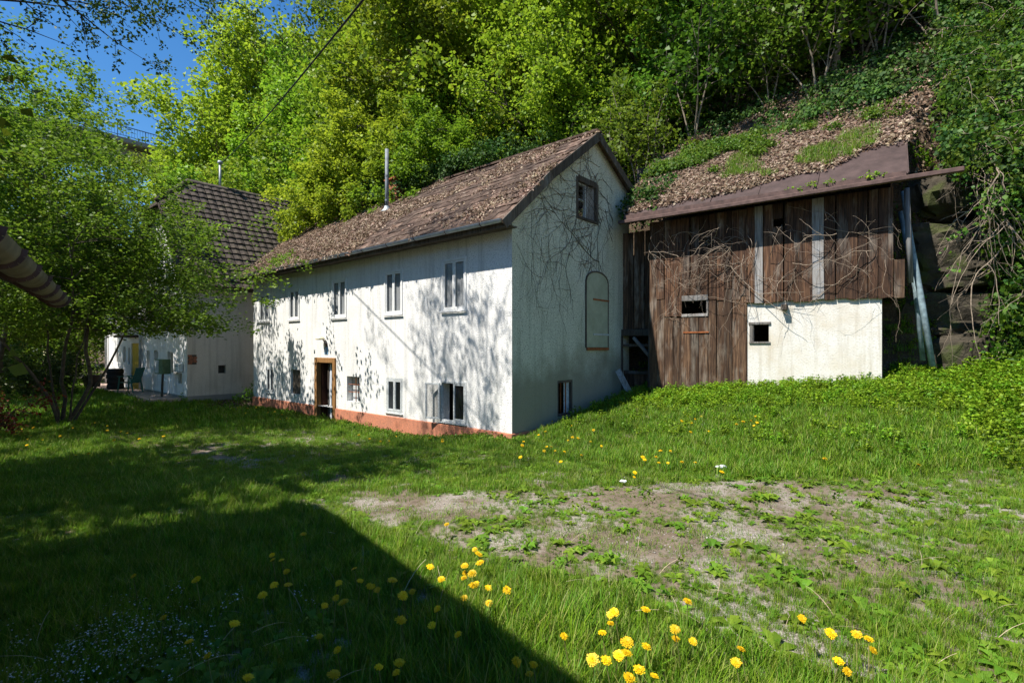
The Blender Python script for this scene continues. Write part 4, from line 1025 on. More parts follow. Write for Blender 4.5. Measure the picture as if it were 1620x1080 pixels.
def clump(seed, n, rad, h, size, up=.5, wide=.42):
    r = np.random.default_rng(seed); a = r.uniform(0, 6.28, n); q = rad * np.sqrt(r.random(n)); z = h * r.random(n) ** .7
    pos = np.stack([q * np.cos(a), q * np.sin(a), z], -1)
    nr = r.normal(size=(n, 3)) * .55 + np.array([0, 0, up]) + pos * np.array([1.2, 1.2, 0]) / max(rad, .01)
    v, f = leaf_arrays(pos, nr, r.uniform(.6, 1.2, n) * size, r, wide); return v, f, 0
def in_view(X, Y, pad=1.5): return (Y > 1.4) & (np.abs(X) < Y * 1.0 + pad)
def free_of_buildings(x, s):
    h1 = (x > -HL - .05) & (x < .08) & (s > -.05); h2_ = (x < -13.9) & (s > -1.65)
    cb_, sb_ = math.cos(BROT), math.sin(BROT); X = OX + x * C1 + s * S1; Y = OY - x * S1 + s * C1
    lx = (X - BOX) * cb_ + (Y - BOY) * sb_; ly = -(X - BOX) * sb_ + (Y - BOY) * cb_
    bn = (lx > .93) & (lx < 5.75) & (ly > -.06)
    tr_ = (x < -14.1) & (s < -1.5) & (s > -2.75) & (x > -26)
    return ~(h1 | h2_ | bn | tr_)
rng = np.random.default_rng(99)
def sample(n, x0, x1, s0, s1):
    return rng.uniform(x0, x1, n), rng.uniform(s0, s1, n)
def yaw(n, tilt=.12): return np.stack([rng.normal(0, tilt, n), rng.normal(0, tilt, n), rng.uniform(0, 6.28, n)], -1)
# --- grass: short blades, density by distance, thin on the track
def grass_points(n, ymin, ymax, xpad):
    Y = rng.uniform(ymin, ymax, n); X = rng.uniform(-1, 1, n) * (Y * 1.0 + xpad)
    x, s = to_hs(X, Y); k = bare(x, s); keep = (rng.random(n) > k * .82) & free_of_buildings(x, s) & (s < 5.6) & (x > -40) & (x < 30)
    bed = (x < -11.2) & (x > -14) & (s > -1.0)
    keep &= ~(bed & (rng.random(n) > .12))
    return X[keep], Y[keep]
near = [blades(i, 26, .055, .05, .12, .0048, .6) for i in range(5)] + [blades(9, 22, .06, .09, .19, .005, .7), blades(10, 12, .03, .03, .06, .004, .5)]
X, Y = grass_points(36000, 1.5, 6.5, .8); n = len(X); pat = fbm(X * .7, Y * .7)
x_, s_ = to_hs(X, Y)
hgt = np.clip(.45 + 1.3 * (pat - .3), .35, 1.35) * rng.uniform(.7, 1.25, n) * np.where(s_ < -5.0, 1.15, np.where(s_ < -1.0, .55, .8)) * np.where(bare(x_, s_) > .3, .6, 1)
scatter('grass', near, [M['grass']], np.stack([X, Y, gz(X, Y) - .005], -1), yaw(n), hgt, 'bright green spring grass of the meadow and lane verge', 'grass', 3)
mid_ = [blades(20 + i, 34, .13, .05, .13, .009, .6) for i in range(4)] + [blades(29, 30, .13, .08, .2, .009, .7)]
X, Y = grass_points(34000, 6.3, 14, 1.5); n = len(X)
x_, s_ = to_hs(X, Y); hgt = rng.uniform(.6, 1.2, n) * np.where((s_ > -1.2) | (s_ < -5), .95, .6) * np.where((x_ < .3) & (s_ > -.7), .6, 1)
scatter('lawn', mid_, [M['grass']], np.stack([X, Y, gz(X, Y) - .005], -1), yaw(n), hgt, 'lawn grass between the lane and the houses', 'grass', 4)
far_ = [blades(40 + i, 40, .28, .06, .15, .02, .6) for i in range(4)]
X, Y = grass_points(22000, 13.5, 32, 2); n = len(X)
scatter('far_lawn', far_, [M['grass']], np.stack([X, Y, gz(X, Y) - .005], -1), yaw(n), rng.uniform(.7, 1.3, n), 'lawn grass around the far garden', 'grass', 5)
n = 16000; Y = rng.uniform(2.2, 9, n); X = rng.uniform(-1, 1, n) * (Y + .5); x, s = to_hs(X, Y); k = (bare(x, s) > .1) & (rng.random(n) < .25 + .75 * (fbm(x * 2.2, s * 2.2 + 31) > .5)); X, Y = X[k], Y[k]; n = len(X)
scatter('track_grass', [blades(210 + i, 16, .07, .02, .05, .004, .9) for i in range(4)], [M['grass']], np.stack([X, Y, gz(X, Y) - .004], -1), yaw(n, .2), rng.uniform(.6, 1.3, n), 'sparse trodden grass on the worn lane', 'grass', 23)
# --- broad-leaved weeds
X, Y = grass_points(3000, 1.6, 9, .8); k = (bare(*to_hs(X, Y)) < .12) | (rng.random(len(X)) < .3); X, Y = X[k], Y[k]; n = len(X)
scatter('weeds', [rosette(i, 7, .12, .26, .06) for i in range(4)] + [rosette(8, 9, .15, .20, .06), rosette(9, 10, .16, .18, .03)] + [clump(12, 14, .09, .09, .045)], [M['weed']], np.stack([X, Y, gz(X, Y)], -1), yaw(n, .1),
        rng.uniform(.35, .95, n) * np.where(bare(*to_hs(X, Y)) > .15, .55, 1), 'broad-leaved weeds scattered through the grass', 'weeds', 6)
# --- pebbles and crumbs on the bare track
n = 16000; Y = rng.uniform(1.8, 10, n); X = rng.uniform(-1, 1, n) * (Y + .5); x, s = to_hs(X, Y); k = bare(x, s) > .35; X, Y = X[k], Y[k]; n = len(X)
def pebble(seed):
    r = np.random.default_rng(seed); v = np.array([(-1,-1,-.6),(1,-1,-.6),(1,1,-.6),(-1,1,-.6),(-.7,-.7,.6),(.7,-.7,.6),(.7,.7,.6),(-.7,.7,.6)]) * r.uniform(.6, 1.2, (8, 3)) * .008
    return v, np.array([(0,3,2,1),(4,5,6,7),(0,1,5,4),(1,2,6,5),(2,3,7,6),(3,0,4,7)]), 0
scatter('gravel', [pebble(i) for i in range(6)], [M['stone']], np.stack([X, Y, gz(X, Y) + .002], -1), yaw(n, 1), np.exp(rng.normal(-.75, .5, n)), 'pale gravel crumbs on the worn lane', 'gravel', 7)
# --- nettles and ground elder on the bank in front of the barn and up to the cliff
def nettle(seed, h):
    r = np.random.default_rng(seed); pos = []; nr = []
    for k in range(5):
        a = r.uniform(0, 6.28); lean = r.uniform(.1, .35); hh = h * r.uniform(.6, 1.1)
        for i in range(6):
            t = (i + 1) / 6
            for sd in (0, 1, 2):
                b = a + i * 1.57 + sd * 2.1; bp = np.array([math.cos(a) * lean * t * hh + .07 * math.cos(5 * k), math.sin(a) * lean * t * hh + .07 * math.sin(5 * k), t * hh])
                pos.append(bp); nr.append(np.array([math.cos(b) * .5, math.sin(b) * .5, .9]))
    v, f = leaf_arrays(np.array(pos), np.array(nr) + r.normal(0, .25, (len(pos), 3)), r.uniform(.55, 1.1, len(pos)) * .068, r, .36); return v, f, 0
n = 15000; x, s = sample(n, .15, 15, .6, 6.2)
dens = sstep(1.6, 3.4, s - .25 * np.minimum(x, 4) + .5 * fbm(x * .8, s * .8)) * np.where(x < 2, sstep(0.5, 2.2, x), 1)
dens = np.maximum(dens, sstep(6.2, 8.2, x) * sstep(1.0, 3.0, s)) + .05
k = (rng.random(n) < dens) & free_of_buildings(x, s); x, s = x[k], s[k]; n = len(x)
X = OX + x * C1 + s * S1; Y = OY - x * S1 + s * C1
scatter('nettles', [nettle(i, .34) for i in range(5)], [M['nettle']], np.stack([X, Y, ground_hs(x, s) - .03], -1), yaw(n, .1), rng.uniform(.32, .82, n) * (1 + .25 * sstep(5.5, 8, x)), 'dense bright nettles and ground elder on the bank in front of the barn', 'weeds', 8)
# low leafy weeds along the foot of the long house
n = 1500; x, s = sample(n, -12, .6, -.75, -.06); k = rng.random(n) < .5 + .5 * fbm(x, s); x, s = x[k], s[k]; n = len(x); p = np.stack([OX + x * C1 + s * S1, OY - x * S1 + s * C1, ground_hs(x, s)], -1)
scatter('wall_foot_weeds', [clump(60 + i, 18, .10, .15, .06) for i in range(4)], [M['weed']], p, yaw(n), rng.uniform(.35, .8, n), 'low leafy weeds along the orange plinth', 'weeds', 9)
# --- dry leaves
def drift(seed, n, rad, size): 
    r = np.random.default_rng(seed); a = r.uniform(0, 6.28, n); q = rad * np.sqrt(r.random(n))
    pos = np.stack([q * np.cos(a), q * np.sin(a), r.uniform(0, .025, n)], -1); nr = r.normal(size=(n, 3)) * .45 + np.array([0, 0, 1.])
    v, f = leaf_arrays(pos, nr, r.uniform(.5, 1.2, n) * size, r, .34, .12); return v, f, 0
LIT = [drift(70 + i, 22, .20, .075) for i in range(5)]
def tilt_mats(rz, pitch, n):
    a = rng.uniform(0, 6.28, n); M3 = np.array(Matrix.Rotation(rz, 3, 'Z') @ Matrix.Rotation(pitch, 3, 'X'))
    m = np.zeros((n, 3, 3)); c, s = np.cos(a), np.sin(a); m[:, 0, 0] = c; m[:, 0, 1] = -s; m[:, 1, 0] = s; m[:, 1, 1] = c; m[:, 2, 2] = 1
    return euler_from_mats(np.einsum('ij,njk->nik', M3, m))
# on the long roof: thick at the far end and near the ridge, thin towards the gable
pos = []; rots = []
for (ya, za), (yb, zb) in segs:
    n = 3800; x = rng.uniform(-HL - .2, .1, n); t = rng.random(n); pit = math.atan2(zb - za, yb - ya)
    y = ya + (yb - ya) * t; z = za + (zb - za) * t + .035
    d = fbm(x * .9, y * 1.6) + .55 * sstep(-3, -9, x) + .06 * (y > 1.1) - .14
    k = rng.random(n) < np.clip((d - .47) * 6, .03, 1); x, y, z = x[k], y[k], z[k]
    pos.append(np.stack([OX + x * C1 + y * S1, OY - x * S1 + y * C1, z], -1)); rots.append(tilt_mats(HROT, pit, len(x)))
pos = np.concatenate(pos); rots = np.concatenate(rots); n = len(pos)
scatter('roof_leaf_litter', LIT, [M['litter']], pos, rots, rng.uniform(.6, 1.15, n), 'dry brown leaves lying over the roof of the long house', 'leaves', 10)
# on the barn roof
n = 5200; x = rng.uniform(.5, 6.05, n); d = RL * rng.random(n)
edge = .24 + .48 * fbm(x * 1.3, x * 0 + 4) + .75 * sstep(4.6, 5.6, x) + .3 * sstep(3.4, 4.4, x)
k = (d > edge) & (rng.random(n) < np.where((x > 4.9), .55, 1)); x, d = x[k], d[k]; n = len(x)
y = -.42 + d * math.cos(BA) - .035 * math.sin(BA); z = 5.10 + d * math.sin(BA) + .035
cb_, sb_ = math.cos(BROT), math.sin(BROT)
P3 = np.stack([BOX + x * cb_ - y * sb_, BOY + x * sb_ + y * cb_, z], -1)
scatter('barn_leaf_litter', LIT, [M['litter']], P3, tilt_mats(BROT, BA, n), rng.uniform(.7, 1.25, n), 'thick pale leaf litter lying on the barn roof', 'leaves', 11)
k2 = (fbm(x * 1.2 + 15, d * 1.3) + .16 * d > .93) & (d > 1.3); m2 = int(k2.sum())
scatter('roof_ivy', [clump(170 + i, 30, .22, .16, .07, .5) for i in range(4)], [M['leaf']], P3[k2], yaw(m2, .3), rng.uniform(.5, 1.1, m2), 'green seedlings and ivy spreading down over the barn roof', 'ivy', 24)
k = (fbm(x * 1.1 + 5, d * 1.4) > .47) & (x > 2.6) & (x < 5.6) & (d > .8); m_ = int(k.sum()); 
scatter('roof_grass', [blades(50 + i, 24, .12, .06, .17, .008, .8) for i in range(3)], [M['grass']], P3[k], yaw(m_, .15), rng.uniform(.5, 1.1, m_), 'tufts of grass growing on the barn roof', 'grass', 12)
# on the slope
def hill_pts(n, x0, x1, s0, s1):
    x = rng.uniform(x0, x1, n); s = s0 + (s1 - s0) * rng.random(n) ** 1.6; return x, s
def slope_rot(x, s):
    e = .15; gx = (ground_hs(x + e, s) - ground_hs(x - e, s)) / (2 * e); gs = (ground_hs(x, s + e) - ground_hs(x, s - e)) / (2 * e)
    nl = np.stack([-gx, -gs, np.ones_like(gx)], -1); nl /= np.linalg.norm(nl, axis=1, keepdims=True)
    nw = np.stack([nl[:, 0] * C1 + nl[:, 1] * S1, -nl[:, 0] * S1 + nl[:, 1] * C1, nl[:, 2]], -1)
    t = rng.normal(size=nw.shape); t -= nw * (t * nw).sum(1, keepdims=True); t /= np.linalg.norm(t, axis=1, keepdims=True); b = np.cross(nw, t)
    return euler_from_mats(np.stack([t, b, nw], -1))
x, s = hill_pts(15000, -24, 17, 6.2, 30); n = len(x); P3 = np.stack([OX + x * C1 + s * S1, OY - x * S1 + s * C1, ground_hs(x, s) + .01], -1)
scatter('slope_leaf_litter', [drift(80 + i, 40, .34, .075) for i in range(5)], [M['litter']], P3, slope_rot(x, s), rng.uniform(.7, 1.3, n), 'brown leaf litter covering the steep wooded slope', 'leaves', 13)
x, s = hill_pts(40000, -26, 20, 5.6, 40); k = rng.random(len(x)) < np.clip((fbm(x * .55 + 2, s * .55) - .50) * 5 + .6 * sstep(-1, -5, x) + .7 * sstep(6.3, 7.5, x) + .35 * sstep(13, 18, s), .05, 1); x, s = x[k], s[k]; n = len(x)
P3 = np.stack([OX + x * C1 + s * S1, OY - x * S1 + s * C1, ground_hs(x, s) - .02], -1)
scatter('undergrowth', [clump(90 + i, 44, .30, .26, .085, .5) for i in range(5)], [M['ivy']], P3, slope_rot(x, s) * .5 + yaw(n, .1) * .5, rng.uniform(.6, 1.35, n), 'dark ivy and green undergrowth on the wooded slope', 'undergrowth', 14)
# bed of brown leaves between the two houses
n = 420; x, s = sample(n, -13.8, -11.3, -1.3, 3); k = (x < -12.3) | (s < -.1); x, s = x[k], s[k]; n = len(x); P3 = np.stack([OX + x * C1 + s * S1, OY - x * S1 + s * C1, ground_hs(x, s) + .01], -1)
scatter('bed_leaf_litter', LIT, [M['litter']], P3, yaw(n, .05), rng.uniform(.7, 1.2, n), 'dark leaf mould in the bed between the houses', 'leaves', 15)

# ------------------------------------------------------------------ creepers, vines, ivy
vr = random.Random(77)
def walk(p, d, L, step, wob, grav, keep):
    pts = [Vector(p)]; d = Vector(d).normalized()
    for i in range(int(L / step)):
        d = (d + Vector((vr.gauss(0, wob), vr.gauss(0, wob), vr.gauss(0, wob))) + Vector(grav)).normalized()
        q = keep(pts[-1] + d * step)
        if q is None: break
        pts.append(q)
    return pts
def grow_vine(mb, p, d, L, r, wob, grav, keep, depth, rate, step=.07):
    pts = walk(p, d, L, step, wob, grav, keep)
    if len(pts) < 3: return
    mb.tube(pts, [max(r * (1 - .7 * i / len(pts)), .0016) for i in range(len(pts))], 4 if r > .006 else 3, cap=False)
    if depth:
        for i in range(2, len(pts) - 1):
            if vr.random() < rate * step:
                dd = (pts[i] - pts[i - 1]).normalized() + Vector((vr.gauss(0, .8), vr.gauss(0, .8), vr.gauss(0, .8)))
                grow_vine(mb, pts[i], dd, L * vr.uniform(.25, .55), r * .6, wob, grav, keep, depth - 1, rate, step)
# on the gable (house frame, plane x = 0)
def on_gable(q):
    if q.y < .12 or q.y > 4.0 or q.z < 1.5 or q.z > roof_z(q.y) - .12: return None
    return Vector((.008 + .004 * math.sin(q.y * 9 + q.z * 7), q.y, q.z))
mb = MB()
for i in range(46):
    y = vr.uniform(1.0, 3.9); z = vr.uniform(4.6, min(roof_z(y) - .2, 6.8))
    grow_vine(mb, (.01, y, z), (0, vr.uniform(-1, .2), vr.uniform(-1, .6)), vr.uniform(1.2, 3.2), vr.uniform(.004, .009), .16, (0, -.012, -.012), on_gable, 2, 2.6)
for i in range(9):
    y = vr.uniform(.5, 3.6); grow_vine(mb, (.01, y, vr.uniform(3.6, 4.8)), (0, vr.uniform(-.6, .3), -1), vr.uniform(.8, 2.0), .004, .14, (0, 0, -.03), on_gable, 1, 2)
grow_vine(mb, (.01, 3.3, 4.0), (0, -1, .05), 2.4, .012, .08, (0, 0, .0), on_gable, 2, 3)
cr = mb.build('bare_creeper', M['creeper']); cr.location = hw(0, 0, 0); cr.rotation_euler = (0, 0, HROT)
tag(cr, 'leafless creeper spread over the shaded gable wall', 'creeper')
# dry vines on the barn front
def on_barn(q):
    if q.x < .9 or q.x > 6.0 or q.z < 1.7 or q.z > 4.9: return None
    return Vector((q.x, min(max(q.y, -.34), -.085), q.z))
for k, (x0, x1, n, lab) in enumerate(((.95, 2.0, 11, 'dry vine hanging over the planks above the barn door'), (1.9, 3.3, 20, 'thick tangle of dry vine in the middle of the plank wall'), (3.1, 4.6, 14, 'dry vine trailing from the upper planks over the whitewash'), (4.5, 5.9, 12, 'thin dry vine on the last upper planks of the barn'))):
    mb = MB()
    for i in range(n):
        x = vr.uniform(x0, x1); z = vr.uniform(3.4, 4.5)
        grow_vine(mb, (x, -.12, z), (vr.uniform(-.8, .8), -.15, vr.uniform(-1, .5)), vr.uniform(.7, 2.0), vr.uniform(.003, .0085), .20, (0, .0, -.045), on_barn, 2, 2.4)
    if k == 2:
        grow_vine(mb, (2.9, -.14, 3.7), (.5, 0, -1), 2.0, .011, .05, (.03, 0, -.02), on_barn, 1, 1.5)
    o = mb.build('dry_vine', M['dry_vine']); o.location = (BOX, BOY, 0); o.rotation_euler = (0, 0, BROT); tag(o, lab, 'vine')
# hanging vines over the cliff
def cliff_y(x, z): return .35 + .05 * z + (max(0, z - 5.6)) * .75 + .25 * math.sin(x * 1.7) + .15 * math.sin(z * 2.1 + x)
def on_cliff(q):
    if q.z < 1.5 or q.z > 11 or q.x < 6.5: return None
    y = cliff_y(q.x, q.z); return Vector((q.x, min(max(q.y, y - .45), y + .05), q.z))
for k, (x0, x1, n, lab) in enumerate(((7.0, 8.0, 48, 'hanging brown vines beside the bare rock at the barn end'), (8.0, 9.3, 60, 'dense curtain of brown vine stems over the cliff'), (9.3, 12.5, 70, 'broad leafy vine curtain farther along the cliff'))):
    root = empty('hanging_vine', (BOX, BOY, 0), BROT, lab, 'vine'); mb = MB(); lp = []
    for i in range(n):
        x = vr.uniform(x0, x1); z = vr.uniform(4.2, 10.8)
        grow_vine(mb, (x, cliff_y(x, z) - .1, z), (vr.uniform(-.5, .5), -.4, -1), vr.uniform(1.5, 4.5), vr.uniform(.006, .016), .13, (0, 0, -.05), on_cliff, 2, 1.5, .1)
    mb.build('stems', M['dry_vine'], root)
    rg = np.random.default_rng(300 + k); base = np.array(mb.v); sel = base[rg.integers(0, len(base), 8500 if k else 2200)]
    if k == 0: sel = sel[(sel[:, 2] > 4.6) | (sel[:, 0] > 7.7)]
    sel = sel + rg.normal(scale=.10, size=sel.shape); v, f = leaf_arrays(sel, rg.normal(size=sel.shape) * .5 + np.array([0, -.7, .6]), rg.uniform(.5, 1.3, len(sel)) * .085, rg)
    link('leaves', np_mesh('vine_leaves', v, f, [M['nettle'] if k == 2 else M['leaf']]), root)
# leafy cover on the cliff itself
n = 5600; x = rng.uniform(6.7, 15, n); z = rng.uniform(1.4, 10.5, n); k = (rng.random(n) < sstep(7.1, 7.8, x) + sstep(4.6, 5.6, z)) ; x, z = x[k], z[k]; n = len(x)
y = np.array([cliff_y(a, b) for a, b in zip(x, z)]) + rng.uniform(-.18, .22, n)
P3 = np.stack([BOX + x * cb_ - y * sb_, BOY + x * sb_ + y * cb_, z], -1)
scatter('cliff_ivy', [clump(120 + i, 36, .26, .2, .08, .5)[:2] + (i % 2,) for i in range(4)], [M['ivy'], M['leaf']], P3, np.stack([rng.normal(.9, .3, n), rng.normal(0, .3, n), np.full(n, BROT) + rng.normal(0, .5, n)], -1), rng.uniform(.6, 1.3, n), 'dark ivy clothing the cliff beyond the barn', 'ivy', 16)
# ivy over the ridge and behind the house, and between gable and barn roof
n = 2600; x = rng.uniform(-12.2, -1.6, n); y = rng.uniform(1.9, 5.2, n); z = np.array([roof_z(a) for a in y]) + rng.uniform(0, .55, n)
k = (y > 3.1 - .9 * sstep(-2, -6, x) * fbm(x * .9, x * 0 + 3) * 1.3) & (rng.random(n) < .25 + .75 * sstep(-1.6, -5, x)) & ~((np.abs(x + 6.5) < .35) & (y < 2.3)); x, y, z = x[k], y[k], z[k]; n = len(x)
P3 = np.stack([OX + x * C1 + y * S1, OY - x * S1 + y * C1, z], -1)
scatter('ridge_ivy', [clump(130 + i, 36, .26, .3, .085, .6) for i in range(4)], [M['ivy']], P3, yaw(n, .3), rng.uniform(.6, 1.3, n), 'dark ivy spilling over the ridge of the long roof', 'ivy', 17)
n = 420; x = rng.uniform(.22, 1.25, n); y = rng.uniform(4.0, 6.5, n); z = 4.95 + .75 * (y - 4.0) + rng.uniform(-.1, .5, n)
P3 = np.stack([OX + x * C1 + y * S1, OY - x * S1 + y * C1, z], -1)
scatter('corner_ivy', [clump(140 + i, 26, .2, .25, .085, .5) for i in range(4)], [M['ivy']], P3, yaw(n, .4), rng.uniform(.6, 1.2, n), 'ivy filling the corner between the gable and the barn roof', 'ivy', 18)
# sprig on the gutter
n = 26; x = rng.normal(-9.6, .35, n); y = rng.uniform(-.5, -.1, n); z = 4.42 + .87 * np.maximum(0, y + .44) + rng.uniform(-.05, .16, n)
scatter('gutter_weeds', [clump(150 + i, 12, .09, .12, .06, .6) for i in range(3)], [M['nettle']], np.stack([OX + x * C1 + y * S1, OY - x * S1 + y * C1, z], -1), yaw(n, .4), rng.uniform(.5, 1.1, n), 'green weeds growing out of the long gutter', 'weeds', 19)
# weeds along the barn eave beam
n = 40; x = np.concatenate([rng.normal(4.6, .35, 22), rng.normal(5.5, .15, 18)]); z = 5.06 + rng.uniform(-.02, .08, n); y = rng.normal(-.46, .03, n)
scatter('eave_weeds', [clump(160 + i, 10, .07, .08, .05, .6) for i in range(3)], [M['nettle']], np.stack([BOX + x * cb_ - y * sb_, BOY + x * sb_ + y * cb_, z], -1), yaw(n, .4), rng.uniform(.5, 1.1, n), 'yellow-green stonecrop along the barn eave', 'weeds', 20)

# ------------------------------------------------------------------ dandelions
def head_mesh(seed):
    r = random.Random(seed); v = []; f = []
    for ring, (n, rad, z, lift) in enumerate(((16, .024, .0, .10), (14, .019, .004, .4), (11, .013, .007, .8), (7, .007, .009, 1.4))):
        for i in range(n):
            a = 2 * math.pi * (i + .5 * ring + r.uniform(-.2, .2)) / n; rr = rad * r.uniform(.85, 1.12); w = .0032; c, s = math.cos(a), math.sin(a); b = len(v)
            for d, k, zz in ((.002, -w * .5, z), (.002, w * .5, z), (rr, w, z + rr * lift * .45), (rr, -w, z + rr * lift * .45)): v.append((c * d - s * k, s * d + c * k, zz))
            f.append((b, b + 1, b + 2, b + 3))
    return np_mesh('dandelion_head', np.array(v), np.array(f), [M['petal']])
HEADS = [head_mesh(k) for k in range(3)]
cal = MB().lathe([(.003, -.014), (.008, -.010), (.009, -.002), (.004, .001)], 8); calm = bpy.data.meshes.new('calyx'); calm.from_pydata(cal.v, [], cal.f); calm.materials.append(M['weed'])
def stem_mesh(h, bx, by):
    mb = MB().tube([(0, 0, -.02), (bx * .3, by * .3, h * .45), (bx, by, h - .012)], [.0028, .0026, .0022], 5, cap=False)
    me = bpy.data.meshes.new('dandelion_stem'); me.from_pydata(mb.v, [], mb.f); me.materials.append(M['stem']); me.update(); return me
dr_ = random.Random(5)
STEMS = {}
for key, h0 in (('tall', .20), ('short', .12)):
    STEMS[key] = [(h0 * q, bx, by, stem_mesh(h0 * q, bx, by)) for q, bx, by in ((.8, .02, -.01), (.95, -.015, -.02), (1.08, .01, .015), (1.2, -.03, .0))]
def dandelion(x, y, key, label, group, sc=1.0):
    t = empty('dandelion', (x, y, float(gz(x, y))), 0, label, 'flower', group); t.scale = (sc, sc, sc)
    h, bx, by, sm = dr_.choice(STEMS[key]); link('stem', sm, t)
    ho = link('flower_head', dr_.choice(HEADS), t); ho.location = (bx, by, h); ho.rotation_euler = (dr_.uniform(.05, .75), dr_.uniform(-.35, .35), dr_.uniform(-.8, .8)); ho.scale = [dr_.uniform(.72, 1.25)] * 3; ho.scale[2] *= dr_.uniform(.5, .95)
    co = link('calyx', calm, t); co.location = (bx, by, h); co.rotation_euler = ho.rotation_euler
sun = [(0.93, 2.76), (0.55, 2.63), (0.77, 2.51), (0.8, 2.45), (0.85, 2.5), (0.37, 2.3), (0.45, 2.41), (0.47, 2.38), (0.52, 2.37), (0.5, 2.29), (0.48, 2.22), (0.43, 2.2), (0.6, 2.34), (0.56, 2.24), (0.59, 2.23), (0.71, 2.64), (0.49, 2.69), (0.53, 2.73), (1.06, 2.33), (0.99, 2.22), (1.48, 2.59), (1.53, 2.49), (1.48, 2.39), (1.65, 2.48), (1.68, 2.44), (1.63, 2.34), (1.44, 2.18), (0.27, 2.39)]
edge = [(-0.53, 3.55), (-0.45, 3.43), (-0.34, 3.53), (-0.29, 3.51), (-0.25, 3.47), (-0.25, 3.31), (-0.32, 3.33), (-0.25, 3.2), (-0.31, 3.16), (-0.13, 3.21), (-0.04, 3.1), (-0.14, 2.94), (-0.19, 3.56), (-0.31, 4.04), (-0.26, 3.87), (-0.22, 3.76), (-0.59, 4.58)]
shade = [(-0.41, 2.76), (-0.44, 2.73), (-0.53, 2.61), (-0.67, 3.12), (-0.75, 3.19), (-0.75, 3.0), (-0.89, 3.25), (-0.88, 2.8), (-0.8, 2.44), (-0.54, 2.4), (-0.54, 2.34), (-0.54, 2.22), (-0.27, 2.48), (0.01, 2.24), (0.09, 2.22), (0.12, 2.18), (-0.58, 2.9), (-0.63, 3.18), (-0.86, 3.08), (-0.94, 3.16), (-1.04, 3.49), (-1.65, 3.63), (-1.6, 3.53), (-1.54, 3.53), (-1.49, 3.48), (-1.54, 3.32), (-1.39, 2.95), (-1.09, 2.97), (-1.0, 2.9), (-1.12, 3.3), (-1.31, 3.1), (-1.53, 2.83), (-1.58, 2.58), (-1.89, 2.78), (-1.32, 2.3), (-1.11, 2.23), (-2.43, 3.37), (-1.93, 3.22), (-1.65, 4.17), (-0.93, 2.56), (-0.76, 2.17)]
bank = [(0.84, 10.95), (0.65, 10.4), (0.51, 10.13), (0.66, 8.96), (0.58, 8.96), (0.54, 8.47), (0.24, 9.19), (0.21, 8.85), (0.11, 8.02), (0.72, 8.5), (0.82, 8.18), (1.02, 9.65), (1.12, 9.8), (1.21, 9.57), (1.4, 9.38), (1.18, 10.5), (1.05, 8.03), (0.71, 7.39), (1.51, 8.56), (1.55, 10.0), (1.89, 7.44), (1.84, 7.07), (2.02, 7.28), (2.25, 7.82), (2.37, 7.72), (1.98, 6.87), (2.1, 7.06), (2.28, 6.92), (2.42, 6.92), (3.11, 9.39), (3.25, 9.35), (3.34, 9.47), (3.52, 9.71), (3.32, 8.8), (3.02, 8.78), (3.81, 8.81), (3.95, 8.78), (4.06, 8.81), (4.03, 8.62), (4.13, 8.72), (4.26, 9.12), (2.49, 6.07), (1.46, 6.29), (1.52, 6.27), (4.96, 6.28), (4.12, 6.82)]

for x, y in sun: dandelion(x, y, 'tall', 'yellow dandelion in the sunlit tall grass near the worn lane', 'dandelions in the sunlit tall grass')
for x, y in edge: dandelion(x, y, 'short', 'yellow dandelion along the edge of the roof shadow', 'dandelions along the shadow edge')
for x, y in shade: dandelion(x, y, 'tall', 'dandelion standing in the dark roof shadow on the grass', 'dandelions in the roof shadow')
for x, y in bank: dandelion(x, y, 'short', 'small dandelion on the sunny bank below the barn', 'dandelions on the bank', 1.1)
for i in range(46):
    x = dr_.uniform(-10.8, -5.2) if i < 26 else dr_.uniform(-11.5, -7.5); s = dr_.uniform(-6.5, -3.9) if i < 26 else dr_.uniform(-1.4, -.5)
    if i >= 38: x = dr_.uniform(-4, 0); s = dr_.uniform(-1.6, -.5)
    p = hw(x, s); dandelion(p[0], p[1], 'short', 'small dandelion in the lawn along the lane to the far house' if i < 26 else 'small dandelion in the grass below the long house front', 'dandelions in the lawn' if i < 26 else 'dandelions below the house front', 1.15)
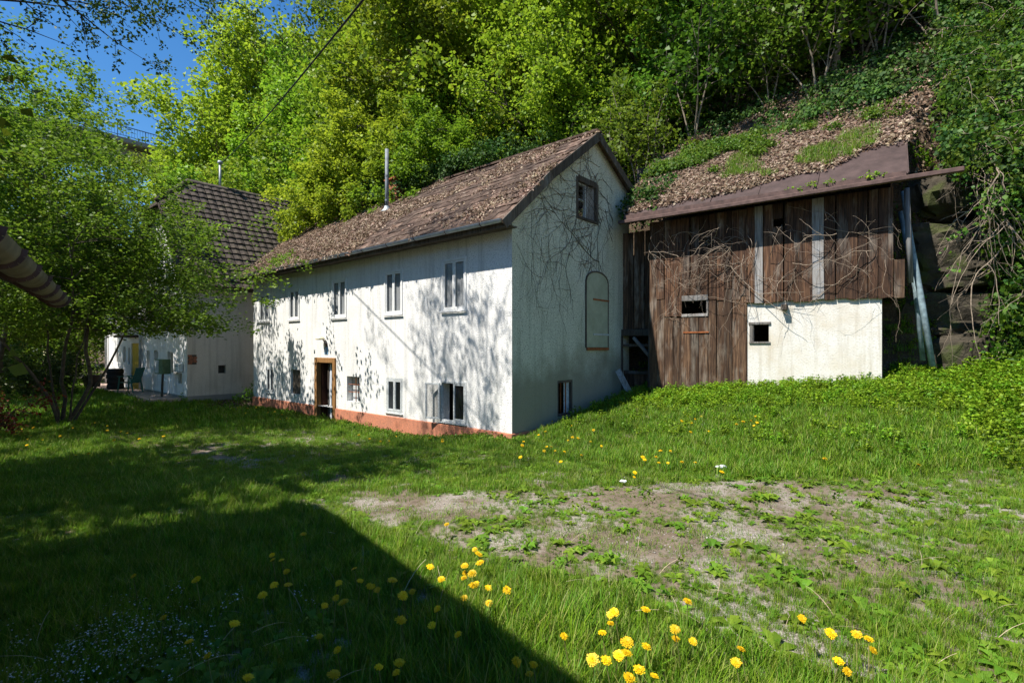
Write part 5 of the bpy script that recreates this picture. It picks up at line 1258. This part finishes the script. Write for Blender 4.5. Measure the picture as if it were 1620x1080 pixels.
# dry stalks, white blossoms, pale stones
def stalk(seed):
    r = random.Random(seed); L = r.uniform(.18, .4); a = r.uniform(.5, 1.2); v = []; f = []
    for i in range(6):
        t = i / 5; d = L * t * math.cos(a * (1 - .5 * t)); z = L * t * math.sin(a * (1 - .6 * t)) * .7; w = .0022 * (1 - .4 * t); v += [(d, -w, z), (d, w, z)]
        if i: b = 2 * i - 2; f.append((b, b + 1, b + 3, b + 2))
    return np.array(v), np.array(f), 0
X, Y = grass_points(170, 2.0, 5, .5); n = len(X)
scatter('dry_stalks', [stalk(i) for i in range(6)], [M['straw']], np.stack([X, Y, gz(X, Y)], -1), yaw(n, .15), rng.uniform(.6, 1.1, n), 'pale dry stalks bent over in the grass', 'stalks', 21)
def blossom(seed): 
    r = np.random.default_rng(seed); n = 9; a = r.uniform(0, 6.28, n); q = .06 * np.sqrt(r.random(n)); pos = np.stack([q * np.cos(a), q * np.sin(a), r.uniform(.06, .14, n)], -1)
    v, f = leaf_arrays(pos, r.normal(size=(n, 3)) * .3 + np.array([0, 0, 1.]), r.uniform(.7, 1.2, n) * .011, r, .5); return v, f, 0
n = 130; X = rng.normal(-2.15, .34, n); Y = rng.normal(2.75, .32, n)
scatter('white_blossoms', [blossom(i) for i in range(4)], [leaf_mat('white_petal', [(.62, .62, .66), (.72, .72, .74)], .2)], np.stack([X, Y, gz(X, Y)], -1), yaw(n), rng.uniform(.7, 1.2, n), 'drift of tiny white blossoms in the shaded grass', 'flowers', 22)
for i, (x, y, sc, lab) in enumerate(((2.72, 6.75, .05, 'white scrap lying in the grass below the barn'), (-.15, 2.75, .05, 'grey stone at the edge of the roof shadow'), (.35, 3.05, .06, 'flat pale stone in the worn lane'), (1.35, 6.3, .03, 'small white stone in the grass below the bank'))):
    bm = bmesh.new(); bmesh.ops.create_icosphere(bm, subdivisions=2, radius=1); r_ = random.Random(i)
    for v in bm.verts: v.co = Vector((v.co.x * sc * 1.3, v.co.y * sc, v.co.z * sc * .6)) * r_.uniform(.75, 1.2)
    me = bpy.data.meshes.new('stone'); bm.to_mesh(me); bm.free(); me.materials.append(M['digit'] if i in (0, 3) else M['stone'])
    o = link('stone', me); o.location = (x, y, float(gz(x, y)) + sc * .35 + (.05 if i in (0, 3) else 0)); tag(o, lab, 'stone')
